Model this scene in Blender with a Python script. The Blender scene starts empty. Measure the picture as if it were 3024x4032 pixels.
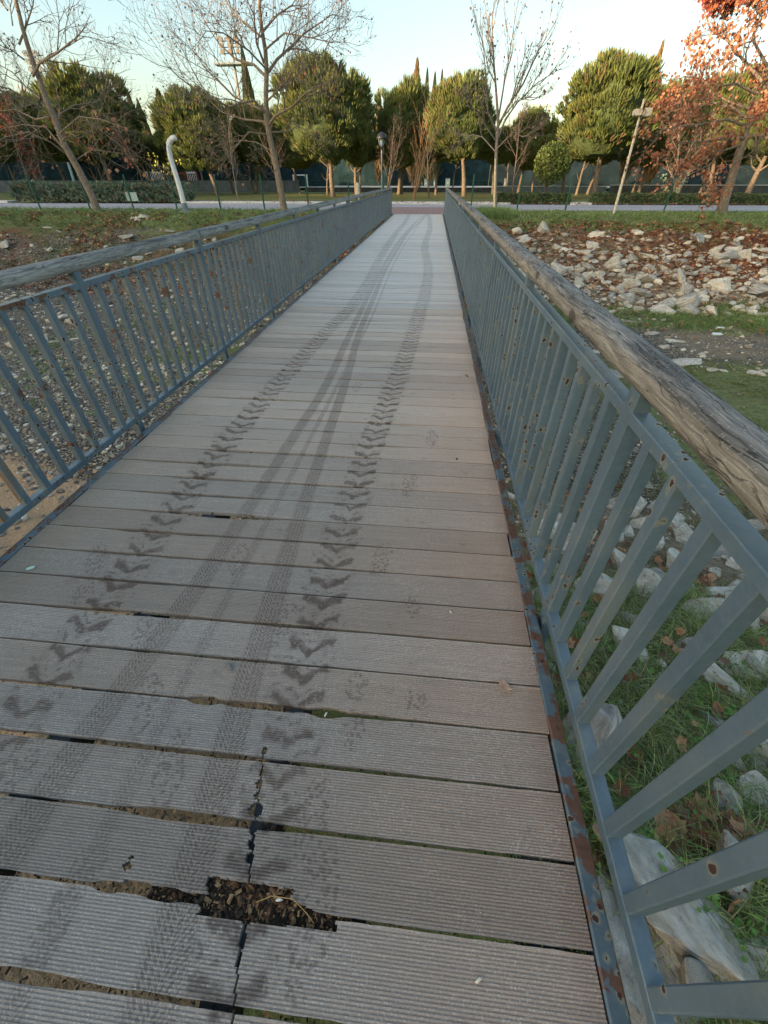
import bpy, math, random
import numpy as np
from mathutils import Vector, Matrix
R = math.radians
random.seed(7); rng = np.random.default_rng(7)

# ------------------------------------------------------------------ camera, sky, sun, exposure
F_PX, HY, BX, CH = 1591.0, 700.0, 1712.0, 1.5          # measured from the photograph (3024x4032)
PITCH = math.atan((2016 - HY) / F_PX); YAW = math.atan((BX - 1512) / math.hypot(2016 - HY, F_PX))
scene = bpy.context.scene
cd = bpy.data.cameras.new('camera'); cam = bpy.data.objects.new('camera', cd)
scene.collection.objects.link(cam); scene.camera = cam
cam.location = (0, 0, CH); cam.rotation_euler = (math.pi / 2 - PITCH, 0, YAW)
cd.sensor_fit = 'VERTICAL'; cd.sensor_height = 36.0; cd.lens = 36.0 * F_PX / 4032
cd.clip_start = 0.02; cd.clip_end = 3000

SUN_EL = R(10.0)                       # low winter sun, from the left
sdir = Vector((-math.cos(SUN_EL) * math.cos(R(38)), -math.cos(SUN_EL) * math.sin(R(38)), math.sin(SUN_EL)))
w = bpy.data.worlds.new('World'); scene.world = w; w.use_nodes = True
wn = w.node_tree; bg = wn.nodes['Background']
sky = wn.nodes.new('ShaderNodeTexSky'); sky.sky_type = 'NISHITA'; sky.sun_disc = False
sky.sun_elevation = SUN_EL
sky.sun_rotation = math.atan2(sdir.x, sdir.y)
sky.air_density = 1.0; sky.dust_density = 2.7; sky.ozone_density = 1.1
gm = wn.nodes.new('ShaderNodeGamma'); gm.inputs[1].default_value = 0.95      # slightly evens out the dome for more fill from overhead
wn.links.new(sky.outputs[0], gm.inputs[0])
wt = wn.nodes.new('ShaderNodeMix'); wt.data_type = 'RGBA'; wt.blend_type = 'MULTIPLY'; wt.inputs[0].default_value = 1.0; wt.inputs[7].default_value = (.97, .97, .90, 1)
wn.links.new(gm.outputs[0], wt.inputs[6]); wn.links.new(wt.outputs[2], bg.inputs[0]); bg.inputs[1].default_value = 0.15
sl = bpy.data.lights.new('sun', 'SUN'); sl.energy = 3.2; sl.angle = R(0.6); sl.color = (1.0, 0.72, 0.42)
so = bpy.data.objects.new('sun', sl); scene.collection.objects.link(so)
so.rotation_euler = (-sdir).to_track_quat('-Z', 'Y').to_euler(); so.location = (-30, -10, 30)
scene.view_settings.view_transform = 'Standard'; scene.view_settings.look = 'None'
scene.view_settings.exposure = 1.72; scene.view_settings.gamma = 1.0
scene.cycles.max_bounces = 4

# ------------------------------------------------------------------ measuring helpers
fw = np.array([-math.sin(YAW) * math.cos(PITCH), math.cos(YAW) * math.cos(PITCH), -math.sin(PITCH)])
rt = np.array([math.cos(YAW), math.sin(YAW), 0.0]); upv = np.cross(rt, fw)
CP = np.array([0, 0, CH])
def ray(x, y): return fw * F_PX + rt * (x - 1512) - upv * (y - 2016)
def at(x, y, z=0.0):
    d = ray(x, y); return CP + d * ((z - CH) / d[2])
def aty(x, y, Y):
    d = ray(x, y); return CP + d * (Y / d[1])

# ------------------------------------------------------------------ scene helpers
COL = scene.collection
def tag(o, label=None, cat=None, group=None, kind=None):
    if label: o['label'] = label
    if cat: o['category'] = cat
    if group: o['group'] = group
    if kind: o['kind'] = kind
    return o
def empty(name, loc, label, cat, group=None, rz=0.0, sc=1.0):
    o = bpy.data.objects.new(name, None); COL.objects.link(o)
    o.location = loc; o.rotation_euler = (0, 0, rz); o.empty_display_size = 0.2
    if not isinstance(sc, (tuple, list)): sc = (sc,) * 3
    o.scale = sc
    return tag(o, label, cat, group)
def link(name, me, mat=None, parent=None, world=True):
    o = bpy.data.objects.new(name, me); COL.objects.link(o)
    if mat is not None and len(me.materials) == 0:
        for m in (mat if isinstance(mat, (list, tuple)) else [mat]): me.materials.append(m)
    if parent is not None:
        o.parent = parent
        if world:
            p, M = parent, Matrix.Identity(4)
            chain = []
            while p is not None: chain.append(p); p = p.parent
            for q in reversed(chain):
                M = M @ q.matrix_parent_inverse @ Matrix.LocRotScale(q.location, q.rotation_euler, q.scale)
            o.matrix_parent_inverse = M.inverted()
    return o
def copy_tree(o, parent=None):
    c = o.copy(); COL.objects.link(c); c.parent = parent
    for ch in list(o.children): copy_tree(ch, c)
    return c
def npmesh(name, V, F, cols=None, smooth=False, matidx=None):
    """V (n,3); F (m,k) all faces with the same corner count, or a list of such arrays"""
    Fs = F if isinstance(F, list) and isinstance(F[0], np.ndarray) and F[0].ndim == 2 else [F]
    Fs = [np.asarray(f, dtype=np.int64) for f in Fs if len(f)]
    V = np.asarray(V, dtype=np.float64)
    me = bpy.data.meshes.new(name)
    me.vertices.add(len(V)); me.vertices.foreach_set('co', V.ravel())
    loops = np.concatenate([f.ravel() for f in Fs]); sizes = np.concatenate([np.full(len(f), f.shape[1]) for f in Fs])
    me.loops.add(len(loops)); me.loops.foreach_set('vertex_index', loops.astype(np.int32))
    starts = np.concatenate([[0], np.cumsum(sizes)[:-1]])
    me.polygons.add(len(sizes)); me.polygons.foreach_set('loop_start', starts.astype(np.int32))
    me.polygons.foreach_set('loop_total', sizes.astype(np.int32))
    me.polygons.foreach_set('use_smooth', np.full(len(sizes), bool(smooth)))
    if matidx is not None: me.polygons.foreach_set('material_index', np.asarray(matidx, dtype=np.int32))
    me.update(calc_edges=True)
    if cols is not None:
        a = me.color_attributes.new('Col', 'FLOAT_COLOR', 'POINT')
        c4 = np.ones((len(V), 4)); c4[:, :3] = cols; a.data.foreach_set('color', c4.ravel())
    return me
class MB:
    """collects boxes, tubes and polygons for one mesh"""
    def __init__(s): s.V = []; s.F4 = []; s.F3 = []; s.n = 0; s.m4 = []; s.m3 = []; s.mi = 0
    def add(s, V, F):
        V = np.asarray(V, float); F = np.asarray(F) + s.n
        (s.F4 if F.shape[1] == 4 else s.F3).append(F); (s.m4 if F.shape[1] == 4 else s.m3).append(np.full(len(F), s.mi))
        s.V.append(V); s.n += len(V)
    def box(s, x0, x1, y0, y1, z0, z1, bev=0.0):
        if bev <= 0:
            V = [(x, y, z) for x in (x0, x1) for y in (y0, y1) for z in (z0, z1)]
            s.add(V, [(0, 1, 3, 2), (4, 6, 7, 5), (0, 4, 5, 1), (2, 3, 7, 6), (0, 2, 6, 4), (1, 5, 7, 3)]); return
        b = bev   # chamfered along the longest axis
        d = (x1 - x0, y1 - y0, z1 - z0); a = d.index(max(d))
        lo = [x0, y0, z0]; hi = [x1, y1, z1]; u, v = [i for i in range(3) if i != a]
        ring = [(lo[u] + b, lo[v]), (hi[u] - b, lo[v]), (hi[u], lo[v] + b), (hi[u], hi[v] - b), (hi[u] - b, hi[v]), (lo[u] + b, hi[v]), (lo[u], hi[v] - b), (lo[u], lo[v] + b)]
        V = []
        for e in (lo[a], hi[a]):
            for p, q in ring:
                c = [0, 0, 0]; c[a] = e; c[u] = p; c[v] = q; V.append(c)
        F = [(i, (i + 1) % 8, 8 + (i + 1) % 8, 8 + i) for i in range(8)]
        F += [(0, 7, 6, 1), (1, 6, 5, 2), (2, 5, 4, 3), (8, 9, 14, 15), (9, 10, 13, 14), (10, 11, 12, 13)]
        s.add(V, F)
    def tube(s, pts, rad, n=6, cap=True):
        pts = np.asarray(pts, float); k = len(pts); rad = np.broadcast_to(np.asarray(rad, float), (k,))
        T = np.gradient(pts, axis=0); T /= np.linalg.norm(T, axis=1)[:, None] + 1e-9
        ref = np.array([0.31, 0.17, 0.93]) if abs(T[0] @ np.array([0.31, 0.17, 0.93])) < .93 else np.array([1., 0, 0])
        U = np.cross(T, ref); U /= np.linalg.norm(U, axis=1)[:, None] + 1e-9; W = np.cross(T, U)
        a = np.arange(n) / n * 2 * math.pi
        V = pts[:, None, :] + rad[:, None, None] * (np.cos(a)[None, :, None] * U[:, None, :] + np.sin(a)[None, :, None] * W[:, None, :])
        i = np.arange(k - 1)[:, None] * n; j = np.arange(n)[None, :]; j2 = (j + 1) % n
        F = np.stack([i + j, i + j2, i + n + j2, i + n + j], -1).reshape(-1, 4)
        s.add(V.reshape(-1, 3), F)
        if cap and n >= 5:
            base = (k - 1) * n
            tip = np.vstack([V.reshape(-1, 3)[base:base + n], pts[-1]]); s.add(tip, [(q, (q + 1) % n, n) for q in range(n)])
    def mesh(s, name, smooth=False, cols=None):
        V = np.concatenate(s.V); Fs = []; mi = []
        if s.F4: Fs.append(np.concatenate(s.F4)); mi.append(np.concatenate(s.m4))
        if s.F3: Fs.append(np.concatenate(s.F3)); mi.append(np.concatenate(s.m3))
        return npmesh(name, V, Fs, cols, smooth, np.concatenate(mi))
    def build(s, name, mat, parent=None, smooth=False, world=True): return link(name, s.mesh(name, smooth), mat, parent, world)
def rots(n, tilt=0.3):
    """n random rotation matrices: spin about z, then a tilt"""
    a = rng.uniform(0, 2 * math.pi, n); t = rng.normal(0, tilt, n); p = rng.uniform(0, 2 * math.pi, n)
    Z = np.zeros((n, 3, 3)); Z[:, 0, 0] = np.cos(a); Z[:, 0, 1] = -np.sin(a); Z[:, 1, 0] = np.sin(a); Z[:, 1, 1] = np.cos(a); Z[:, 2, 2] = 1
    ax = np.stack([np.cos(p), np.sin(p), 0 * p], 1); return axrot(ax, t) @ Z
def axrot(ax, t):
    n = len(t); K = np.zeros((n, 3, 3)); K[:, 0, 1] = -ax[:, 2]; K[:, 0, 2] = ax[:, 1]; K[:, 1, 0] = ax[:, 2]; K[:, 1, 2] = -ax[:, 0]; K[:, 2, 0] = -ax[:, 1]; K[:, 2, 1] = ax[:, 0]
    return np.eye(3)[None] + np.sin(t)[:, None, None] * K + (1 - np.cos(t))[:, None, None] * (K @ K)
def align_z(d):
    """rotation matrices taking z to the directions d, with random spin"""
    d = d / (np.linalg.norm(d, axis=1)[:, None] + 1e-9); n = len(d)
    ref = np.where(np.abs(d[:, 2:3]) < .95, np.array([[0, 0, 1.]]), np.array([[1., 0, 0]]))
    u = np.cross(ref, d); u /= np.linalg.norm(u, axis=1)[:, None] + 1e-9; v = np.cross(d, u)
    a = rng.uniform(0, 2 * math.pi, n)[:, None]
    u2 = u * np.cos(a) + v * np.sin(a); v2 = -u * np.sin(a) + v * np.cos(a)
    return np.stack([u2, v2, d], 2)
def scatter(tV, tF, M, T, cols):
    """copies of a small template; returns V, F, cols"""
    tV = np.asarray(tV, float); tF = np.asarray(tF); n = len(T)
    V = np.einsum('nij,kj->nki', M, tV) + np.asarray(T)[:, None, :]
    F = tF[None] + (np.arange(n) * len(tV))[:, None, None]
    C = np.repeat(np.asarray(cols)[:, None, :], len(tV), 1)
    return V.reshape(-1, 3), F.reshape(-1, tF.shape[1]), C.reshape(-1, 3)

# cheap smooth value noise in numpy
_g = np.random.default_rng(11).random((256, 256))
def vnoise(x, y):
    x = np.asarray(x, float); y = np.asarray(y, float)
    xi = np.floor(x).astype(int); yi = np.floor(y).astype(int); fx = x - xi; fy = y - yi
    fx = fx * fx * (3 - 2 * fx); fy = fy * fy * (3 - 2 * fy)
    g = lambda a, b: _g[a % 256, b % 256]
    return (g(xi, yi) * (1 - fx) + g(xi + 1, yi) * fx) * (1 - fy) + (g(xi, yi + 1) * (1 - fx) + g(xi + 1, yi + 1) * fx) * fy
def fbm(x, y, o=4):
    s = 0; a = .5
    for k in range(o): s = s + a * vnoise(np.asarray(x) * 2 ** k + 17.3 * k, np.asarray(y) * 2 ** k + 5.1 * k); a *= .5
    return s * 1.07
def sstep(a, b, x):
    t = np.clip((np.asarray(x, float) - a) / (b - a), 0, 1); return t * t * (3 - 2 * t)

# ------------------------------------------------------------------ materials
class NT:
    def __init__(s, name, rough=.7, spec=.3):
        s.m = bpy.data.materials.new(name); s.m.use_nodes = True; s.t = s.m.node_tree
        s.b = s.t.nodes['Principled BSDF']; s.b.inputs['Roughness'].default_value = rough
        s.b.inputs['Specular IOR Level'].default_value = spec
        s._pos = None
    def n(s, typ, **kw):
        nd = s.t.nodes.new(typ)
        for k, v in kw.items(): setattr(nd, k, v)
        return nd
    def put(s, sock, v):
        if isinstance(v, bpy.types.NodeSocket): s.t.links.new(v, sock)
        elif v is not None:
            try: sock.default_value = v
            except Exception: sock.default_value = (*v, 1.0)
    @property
    def pos(s):
        if s._pos is None: s._pos = s.n('ShaderNodeNewGeometry').outputs['Position']
        return s._pos
    def objc(s): return s.n('ShaderNodeTexCoord').outputs['Object']
    def math(s, op, a, b=None, c=None, clamp=False):
        nd = s.n('ShaderNodeMath', operation=op, use_clamp=clamp); s.put(nd.inputs[0], a)
        if b is not None: s.put(nd.inputs[1], b)
        if c is not None: s.put(nd.inputs[2], c)
        return nd.outputs[0]
    def vm(s, op, a, b=None):
        nd = s.n('ShaderNodeVectorMath', operation=op); s.put(nd.inputs[0], a)
        if b is not None: s.put(nd.inputs[1], b)
        return nd.outputs['Value'] if op in ('LENGTH', 'DISTANCE', 'DOT_PRODUCT') else nd.outputs[0]
    def sc(s, vec, x, y, z): return s.vm('MULTIPLY', vec, (x, y, z))
    def noise(s, vec, scale, det=3, rough=.55, dist=0, col=False):
        nd = s.n('ShaderNodeTexNoise'); s.put(nd.inputs['Vector'], vec); nd.inputs['Scale'].default_value = scale
        nd.inputs['Detail'].default_value = det; nd.inputs['Roughness'].default_value = rough; nd.inputs['Distortion'].default_value = dist
        return nd.outputs['Color' if col else 'Fac']
    def vor(s, vec, scale, feat='F1', out='Distance'):
        nd = s.n('ShaderNodeTexVoronoi', feature=feat); s.put(nd.inputs['Vector'], vec); nd.inputs['Scale'].default_value = scale
        return nd.outputs[out]
    def mr(s, v, a, b, c=0.0, d=1.0, smooth=False):
        nd = s.n('ShaderNodeMapRange', interpolation_type='SMOOTHSTEP' if smooth else 'LINEAR'); s.put(nd.inputs[0], v)
        for i, q in zip((1, 2, 3, 4), (a, b, c, d)): s.put(nd.inputs[i], q)
        return nd.outputs[0]
    def mix(s, f, a, b, mode='MIX'):
        nd = s.n('ShaderNodeMix', data_type='RGBA', blend_type=mode); s.put(nd.inputs[0], f)
        s.put(nd.inputs[6], a if isinstance(a, bpy.types.NodeSocket) else (*a, 1) if len(a) == 3 else a)
        s.put(nd.inputs[7], b if isinstance(b, bpy.types.NodeSocket) else (*b, 1) if len(b) == 3 else b)
        return nd.outputs[2]
    def xyz(s, v):
        nd = s.n('ShaderNodeSeparateXYZ'); s.put(nd.inputs[0], v); return nd.outputs
    def comb(s, x, y, z):
        nd = s.n('ShaderNodeCombineXYZ')
        for i, q in enumerate((x, y, z)): s.put(nd.inputs[i], q)
        return nd.outputs[0]
    def attr(s, name='Col'):
        nd = s.n('ShaderNodeAttribute', attribute_name=name); return nd.outputs['Color']
    def rand(s): return s.n('ShaderNodeObjectInfo').outputs['Random']
    def bump(s, h, strength=.3, dist=.01):
        nd = s.n('ShaderNodeBump'); nd.inputs['Strength'].default_value = strength; nd.inputs['Distance'].default_value = dist
        s.put(nd.inputs['Height'], h); s.put(s.b.inputs['Normal'], nd.outputs[0])
    def col(s, c, gain=1.5):
        if isinstance(c, bpy.types.NodeSocket): c = s.mix(1.0, c, (gain, gain, gain), 'MULTIPLY')
        s.put(s.b.inputs['Base Color'], c if isinstance(c, bpy.types.NodeSocket) else (*c, 1)); return s
    def rough(s, v): s.put(s.b.inputs['Roughness'], v); return s

def simple(name, c, rough=.7, var=.25, scale=8, spec=.3, metal=0, gain=1.2):
    n = NT(name, rough, spec); f = n.noise(n.pos, scale, 4)
    n.col(n.mix(n.mr(f, .3, .7), [q * (1 - var) for q in c], [min(1, q * (1 + var)) for q in c]), gain)
    n.b.inputs['Metallic'].default_value = metal
    return n.m
def attr_mat(name, rough=.8, spec=.2, trans=0.0):
    n = NT(name, rough, spec); f = n.noise(n.pos, 30, 3)
    c = n.mix(n.mr(f, .2, .8, .0, .35), n.attr(), (0, 0, 0)); n.col(c)
    if trans:
        tr = n.n('ShaderNodeBsdfTranslucent'); n.put(tr.inputs['Color'], c)
        ms = n.n('ShaderNodeMixShader'); ms.inputs[0].default_value = trans
        n.t.links.new(n.b.outputs[0], ms.inputs[1]); n.t.links.new(tr.outputs[0], ms.inputs[2])
        n.t.links.new(ms.outputs[0], n.t.nodes['Material Output'].inputs[0])
    return n.m

TR_L = [(0, -1.37), (1.2, -1.395), (2.0, -1.41), (2.9, -1.395), (3.6, -1.36), (4.4, -1.31), (5.6, -1.22), (6.6, -1.13), (8.2, -1.12), (12, -1.22), (17, -1.24), (22, -1.18), (27, -1.27)]
TR_R = [(0, -.38), (1.5, -.39), (1.93, -.373), (2.6, -.345), (3.1, -.30), (3.9, -.24), (4.9, -.17), (6.4, -.10), (7.7, -.04), (9.9, -.02), (13.6, -.16), (19, -.07), (27, -.23)]
TR_B = [(0, -.545), (.58, -.59), (1.15, -.625), (2.1, -.668), (3.0, -.70), (3.55, -.72), (5.4, -.83), (6.8, -.86), (9.5, -.917), (12.6, -.90), (17.8, -.80), (22, -.52), (27, -.25)]
TR_C = [(0, -1.09), (.3, -1.10), (.76, -1.055), (1.2, -1.005), (1.85, -.972), (2.6, -.94), (3.5, -.90), (5, -.93), (9, -1.0), (13, -1.0), (18, -.88), (27, -.35)]
TR_D = [(0, -.86), (1.5, -.83), (3, -.80), (6, -.76), (10, -.80), (14, -.76), (18, -.62), (23, -.48), (27, -.42)]
def deck_material():
    n = NT('wood_composite_decking', .62, .45); p = n.pos; X, Y, Z = n.xyz(p)
    def centre(pts):
        nd = n.n('ShaderNodeFloatCurve'); cm = nd.mapping; c = cm.curves[0]
        norm = [(a / 27.0, (b + 2.0) / 2.5) for a, b in pts]
        c.points[0].location = norm[0]; c.points[1].location = norm[-1]
        for q in norm[1:-1]: c.points.new(*q)
        cm.update(); n.put(nd.inputs['Value'], n.math('DIVIDE', Y, 27.0))
        return n.math('SUBTRACT', n.math('MULTIPLY', nd.outputs[0], 2.5), 2.0)
    wob = n.math('SUBTRACT', n.noise(p, 14, 3), .5)
    wob2 = n.math('SUBTRACT', n.noise(n.sc(p, 1.0, 1.6, 1), 20, 4, .7), .5)
    brk = n.noise(p, 75, 2)
    fine = n.noise(n.sc(p, 1, 1.0, 1), 190, 2)
    def lug(pts, sgn):
        u = n.math('ADD', n.math('SUBTRACT', X, centre(pts)), n.math('MULTIPLY', wob2, .05))
        a = n.math('ABSOLUTE', u)
        a2 = n.math('MULTIPLY', n.math('SINE', n.math('MULTIPLY', a, 17.0)), .046)
        ph = n.math('ADD', n.math('SUBTRACT', n.math('ADD', Y, n.math('MULTIPLY', wob, .085)), a2), n.math('MULTIPLY', u, .07 * sgn))
        fr = n.math('FRACT', n.math('DIVIDE', ph, .117))
        band = n.math('MULTIPLY', n.mr(fr, .24, .42, smooth=True), n.mr(fr, .56, .78, 1, 0, smooth=True))
        gate = n.mr(n.math('ADD', a, n.math('MULTIPLY', wob, .07)), .088, .102, 1, 0, smooth=True)
        frag = n.math('MULTIPLY', n.mr(n.math('ABSOLUTE', n.math('SUBTRACT', fr, .95)), .05, .16, 1, 0), n.mr(n.noise(p, 31, 3, .7), .50, .58))
        wide = n.mr(n.math('ADD', a, n.math('MULTIPLY', wob, .12)), .10, .135, 1, 0, smooth=True)
        tail = n.math('MULTIPLY', n.math('MULTIPLY', frag, wide), .75)
        smear = n.math('MULTIPLY', n.math('MULTIPLY', wide, n.mr(n.noise(n.sc(p, 1, .4, 1), 16, 4, .7), .50, .66)), .35)
        main = n.math('MULTIPLY', n.math('MULTIPLY', band, gate), n.mr(n.math('ADD', brk, n.math('MULTIPLY', wob, .3)), .26, .46))
        return n.math('MAXIMUM', main, n.math('MAXIMUM', tail, smear))
    def thin(pts, wd, k):
        u = n.math('SUBTRACT', X, centre(pts)); a = n.math('ABSOLUTE', n.math('ADD', u, n.math('MULTIPLY', wob, .018)))
        wn_ = n.mr(Y, 0, 2.2, wd * 1.55, wd); g = n.mr(n.math('DIVIDE', a, wn_), .75, 1.1, 1, 0, smooth=True)
        chev = n.mr(n.math('FRACT', n.math('DIVIDE', n.math('SUBTRACT', Y, n.math('MULTIPLY', a, 1.3)), .019)), .2, .4)
        lanes = n.mr(n.math('ABSOLUTE', n.math('SINE', n.math('MULTIPLY', u, 170.0))), .15, .4)
        far = n.mr(Y, 1.2, 3.5)
        pat = n.math('MAXIMUM', n.math('MULTIPLY', n.math('MULTIPLY', chev, lanes), n.mr(brk, .3, .5)), n.math('MULTIPLY', far, .50))
        return n.math('MULTIPLY', n.math('MULTIPLY', g, pat), k)
    M = n.math('MAXIMUM', lug(TR_L, 1), lug(TR_R, -1))
    faint = lambda pts: n.math('MULTIPLY', n.mr(n.math('ABSOLUTE', n.math('SUBTRACT', X, centre(pts))), .07, .14, .20, 0, smooth=True), n.mr(Y, 3, 8))
    for q in (thin(TR_B, .044, .80), thin(TR_C, .044, .76), thin(TR_D, .02, .55), faint(TR_L), faint(TR_R)): M = n.math('MAXIMUM', M, q)
    cells = n.mr(n.vor(p, 62), .36, .50, 1, 0)
    for cx, cy, L, W, rz in [(.05, .70, .08, .045, .0), (-.18, .755, .07, .042, .1), (-.165, .60, .075, .045, .0),
                             (-1.60, 1.29, .13, .055, -.5), (-1.53, 1.08, .08, .05, -.2), (-.86, .16, .06, .05, 0), (-.87, .03, .10, .045, -.1),
                             (-.20, .12, .16, .06, .1), (-.15, 1.43, .13, .05, .15), (-.04, 2.1, .14, .055, .1), (-.75, .42, .14, .055, -.15), (-1.25, .38, .14, .055, -.25), (-.25, .33, .13, .05, .1), (-.95, .62, .12, .05, -.3), (-.55, 1.0, .13, .05, 0), (-.88, 1.36, .12, .05, -.2), 
                             (-1.12, .9, .12, .05, -.3), (.02, 1.15, .07, .04, 0), (-.6, 3.6, .13, .05, 0), (.1, 2.7, .13, .05, 0)]:
        d = n.vm('SUBTRACT', p, (cx, cy, 0)); vr = n.n('ShaderNodeVectorRotate', rotation_type='Z_AXIS'); n.put(vr.inputs['Vector'], d); vr.inputs['Angle'].default_value = rz
        r = n.vm('LENGTH', n.sc(vr.outputs[0], 1 / W, 1 / L, 0))
        r = n.math('ADD', r, n.math('MULTIPLY', wob, .8))
        M = n.math('MAXIMUM', M, n.math('MULTIPLY', n.math('MULTIPLY', n.mr(r, .9, 1.05, 1, 0, smooth=True), cells), .62))
    ribs = n.mr(n.math('SINE', n.math('MULTIPLY', Y, 2 * math.pi / .0075)), -.6, .6, .80, 1.0); M = n.math('MULTIPLY', M, n.mr(Y, 1.4, 2.6, ribs, 1.0))
    M = n.math('MULTIPLY', M, n.mr(n.noise(p, 3.1, 4, .65), .28, .50, .72, 1.0))
    big = n.noise(p, 1.6, 3)
    gx = n.math('ADD', n.mr(X, -.55, .38, 1, 0, smooth=True), n.math('MULTIPLY', n.math('SUBTRACT', big, .5), .9), clamp=True)
    base = n.mix(gx, (.285, .218, .174), (.234, .206, .180))
    base = n.mix(n.mr(X, .42, .52, 0, .5, smooth=True), base, (.20, .125, .09))
    base = n.mix(n.mr(X, -1.75, -2.03, 0, .45, smooth=True), base, (.17, .14, .09))
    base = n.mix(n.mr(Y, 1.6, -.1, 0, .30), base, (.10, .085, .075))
    base = n.mix(n.mr(Y, .8, 13, 0, .75), base, (.40, .385, .375))  # far boards paler: frost, plus grazing sky reflection put into the colour
    streak = n.noise(n.sc(p, 3, 120, 1), 1.0, 3)
    base = n.mix(n.mr(streak, .3, .7, .0, .35), base, (.09, .075, .065))
    frost = n.math('MULTIPLY', n.mr(fine, .52, .68), n.mr(n.noise(p, 5, 3), .3, .7, .25, .8))
    base = n.mix(n.math('MULTIPLY', frost, .6), base, (.46, .45, .44))
    rnd = n.mr(n.rand(), 0, 1, .82, 1.14); rn2 = n.mr(n.math('FRACT', n.math('MULTIPLY', n.rand(), 9.7)), 0, 1, .93, 1.03); base = n.mix(1.0, base, n.comb(rnd, n.math('MULTIPLY', rnd, n.math('ADD', n.math('MULTIPLY', rn2, .5), .5)), n.math('MULTIPLY', rnd, rn2)), 'MULTIPLY')
    blot = n.mr(n.noise(p, 9, 4, .7), .60, .72, 0, .35); base = n.mix(blot, base, (.07, .055, .045))
    base = n.mix(n.math('MULTIPLY', M, n.mr(n.noise(p, 22, 4, .7), .3, .6, .72, .95)), base, (.058, .040, .030))
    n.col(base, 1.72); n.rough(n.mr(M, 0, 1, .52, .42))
    n.b.inputs['Sheen Weight'].default_value = .35; n.b.inputs['Sheen Roughness'].default_value = .35; n.b.inputs['Sheen Tint'].default_value = (.9, .95, 1, 1)
    n.bump(n.math('ADD', n.math('MULTIPLY', fine, .6), streak), .25, .0015)
    return n.m
MAT = {}
MAT['deck'] = deck_material()

def steel_material(name, rust=0.0, streak=False, dark=1.0, seed=0.0):
    n = NT(name, .36, .6); p = n.vm('ADD', n.pos, (seed, 0, 0)); X, Y, Z = n.xyz(p)
    big = n.noise(p, 3, 4)
    base = n.mix(n.mr(big, .3, .7), [q * dark for q in (.044, .070, .092)], [q * dark for q in (.070, .102, .128)])
    base = n.mix(n.mr(n.noise(p, 60, 3), .35, .7, 0, .3), base, [q * dark for q in (.10, .135, .155)])
    base = n.mix(n.mr(n.noise(n.sc(p, 1, 1, .25), 9, 3), .52, .72, 0, .35), base, (.15, .155, .12))
    warp = n.vm('ADD', n.sc(p, 1, 1, .62), n.vm('MULTIPLY', n.noise(p, 40, 3, col=True), (.022, .022, .022)))
    d = n.vor(warp, 30.0)
    gate = n.mr(n.noise(p, 4.5, 2), .51 - rust * .5, .55 - rust * .5)
    halo = n.math('MULTIPLY', n.mr(d, .20, .42, 1, 0), gate)
    spot = n.math('MULTIPLY', n.mr(d, .19, .23, 1, 0), gate)
    base = n.mix(n.math('MULTIPLY', halo, .5), base, (.26, .22, .12))
    if rust > .02:
        patch = n.mr(n.noise(p, 8.5, 5, .62), .715 - rust * .8, .73 - rust * .8)
        base = n.mix(patch, base, n.mix(n.noise(p, 50, 3), (.028, .014, .010), (.12, .055, .03)))
    base = n.mix(spot, base, (.030, .010, .006))
    if streak:
        s = n.math('MULTIPLY', n.mr(n.noise(n.sc(p, 1, 1, .06), 26, 3), .42, .62), n.mr(Z, .85, .30, .05, 1))
        base = n.mix(s, base, n.mix(n.mr(n.noise(n.sc(p, 1, 1, .1), 60, 3), .35, .65), (.15, .058, .018), (.12, .105, .06)))
    n.col(base); n.rough(n.mr(spot, 0, 1, .36, .9))
    n.bump(n.math('ADD', n.math('MULTIPLY', n.noise(p, 120, 2), .4), n.math('MULTIPLY', spot, -1.2)), .35, .0015)
    return n.m
MAT['steel'] = steel_material('blue_grey_painted_steel')
MAT['steel_streaked'] = steel_material('rust_streaked_painted_steel', .03, True)
MAT['steel_chipped'] = steel_material('chipped_painted_steel', .10, False, 1.0)
MAT['steel_rail'] = steel_material('flaking_painted_steel', .17, False, 1.05, 3.0)
MAT['steel_edge'] = steel_material('corroded_edge_steel', .28, False, .8)

def timber(name, a, b, c, k=1.0):
    n = NT(name, .85, .25); p = n.pos
    w1 = n.noise(n.vm('ADD', n.sc(p, 55, 2.2, 55), n.vm('MULTIPLY', n.noise(p, 2.2, 2, col=True), (9, 1, 9))), 1.0, 5, .65)
    w2 = n.noise(n.sc(p, 180, 9, 180), 1.0, 3)
    base = n.mix(n.mr(w1, .35, .62), a, b); base = n.mix(n.mr(w2, .5, .75, 0, .8), base, c)
    base = n.mix(n.mr(n.noise(n.sc(p, 8, 1.2, 8), 1.2, 3), .5, .68, 0, .7 * k), base, [q * .38 for q in a])
    cr_ = n.noise(n.vm('ADD', n.sc(p, 30, 1.1, 30), n.vm('MULTIPLY', n.noise(p, 6, 2, col=True), (1.2, .3, 1.2))), 1.0, 2)
    crack = n.mr(n.math('ABSOLUTE', n.math('SUBTRACT', cr_, .5)), .004, .014, 1, 0)
    kn = n.mr(n.vor(n.sc(p, 1, .5, 1), 5.5), .10, .16, .8, 0)
    base = n.mix(n.math('MAXIMUM', n.math('MULTIPLY', crack, .85 * k), kn), base, [q * .25 for q in a])
    base = n.mix(n.mr(n.noise(p, 150, 2), .6, .7, 0, .45), base, c)
    n.col(base); n.bump(n.math('SUBTRACT', n.math('ADD', w1, n.math('MULTIPLY', w2, .5)), crack), .7, .005)
    return n.m
MAT['wood_top'] = timber('weathered_grey_timber', (.065, .063, .060), (.17, .162, .15), (.33, .30, .26))
MAT['wood_side'] = timber('bare_tan_timber', (.12, .106, .09), (.215, .19, .158), (.33, .30, .255), .55)
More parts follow.
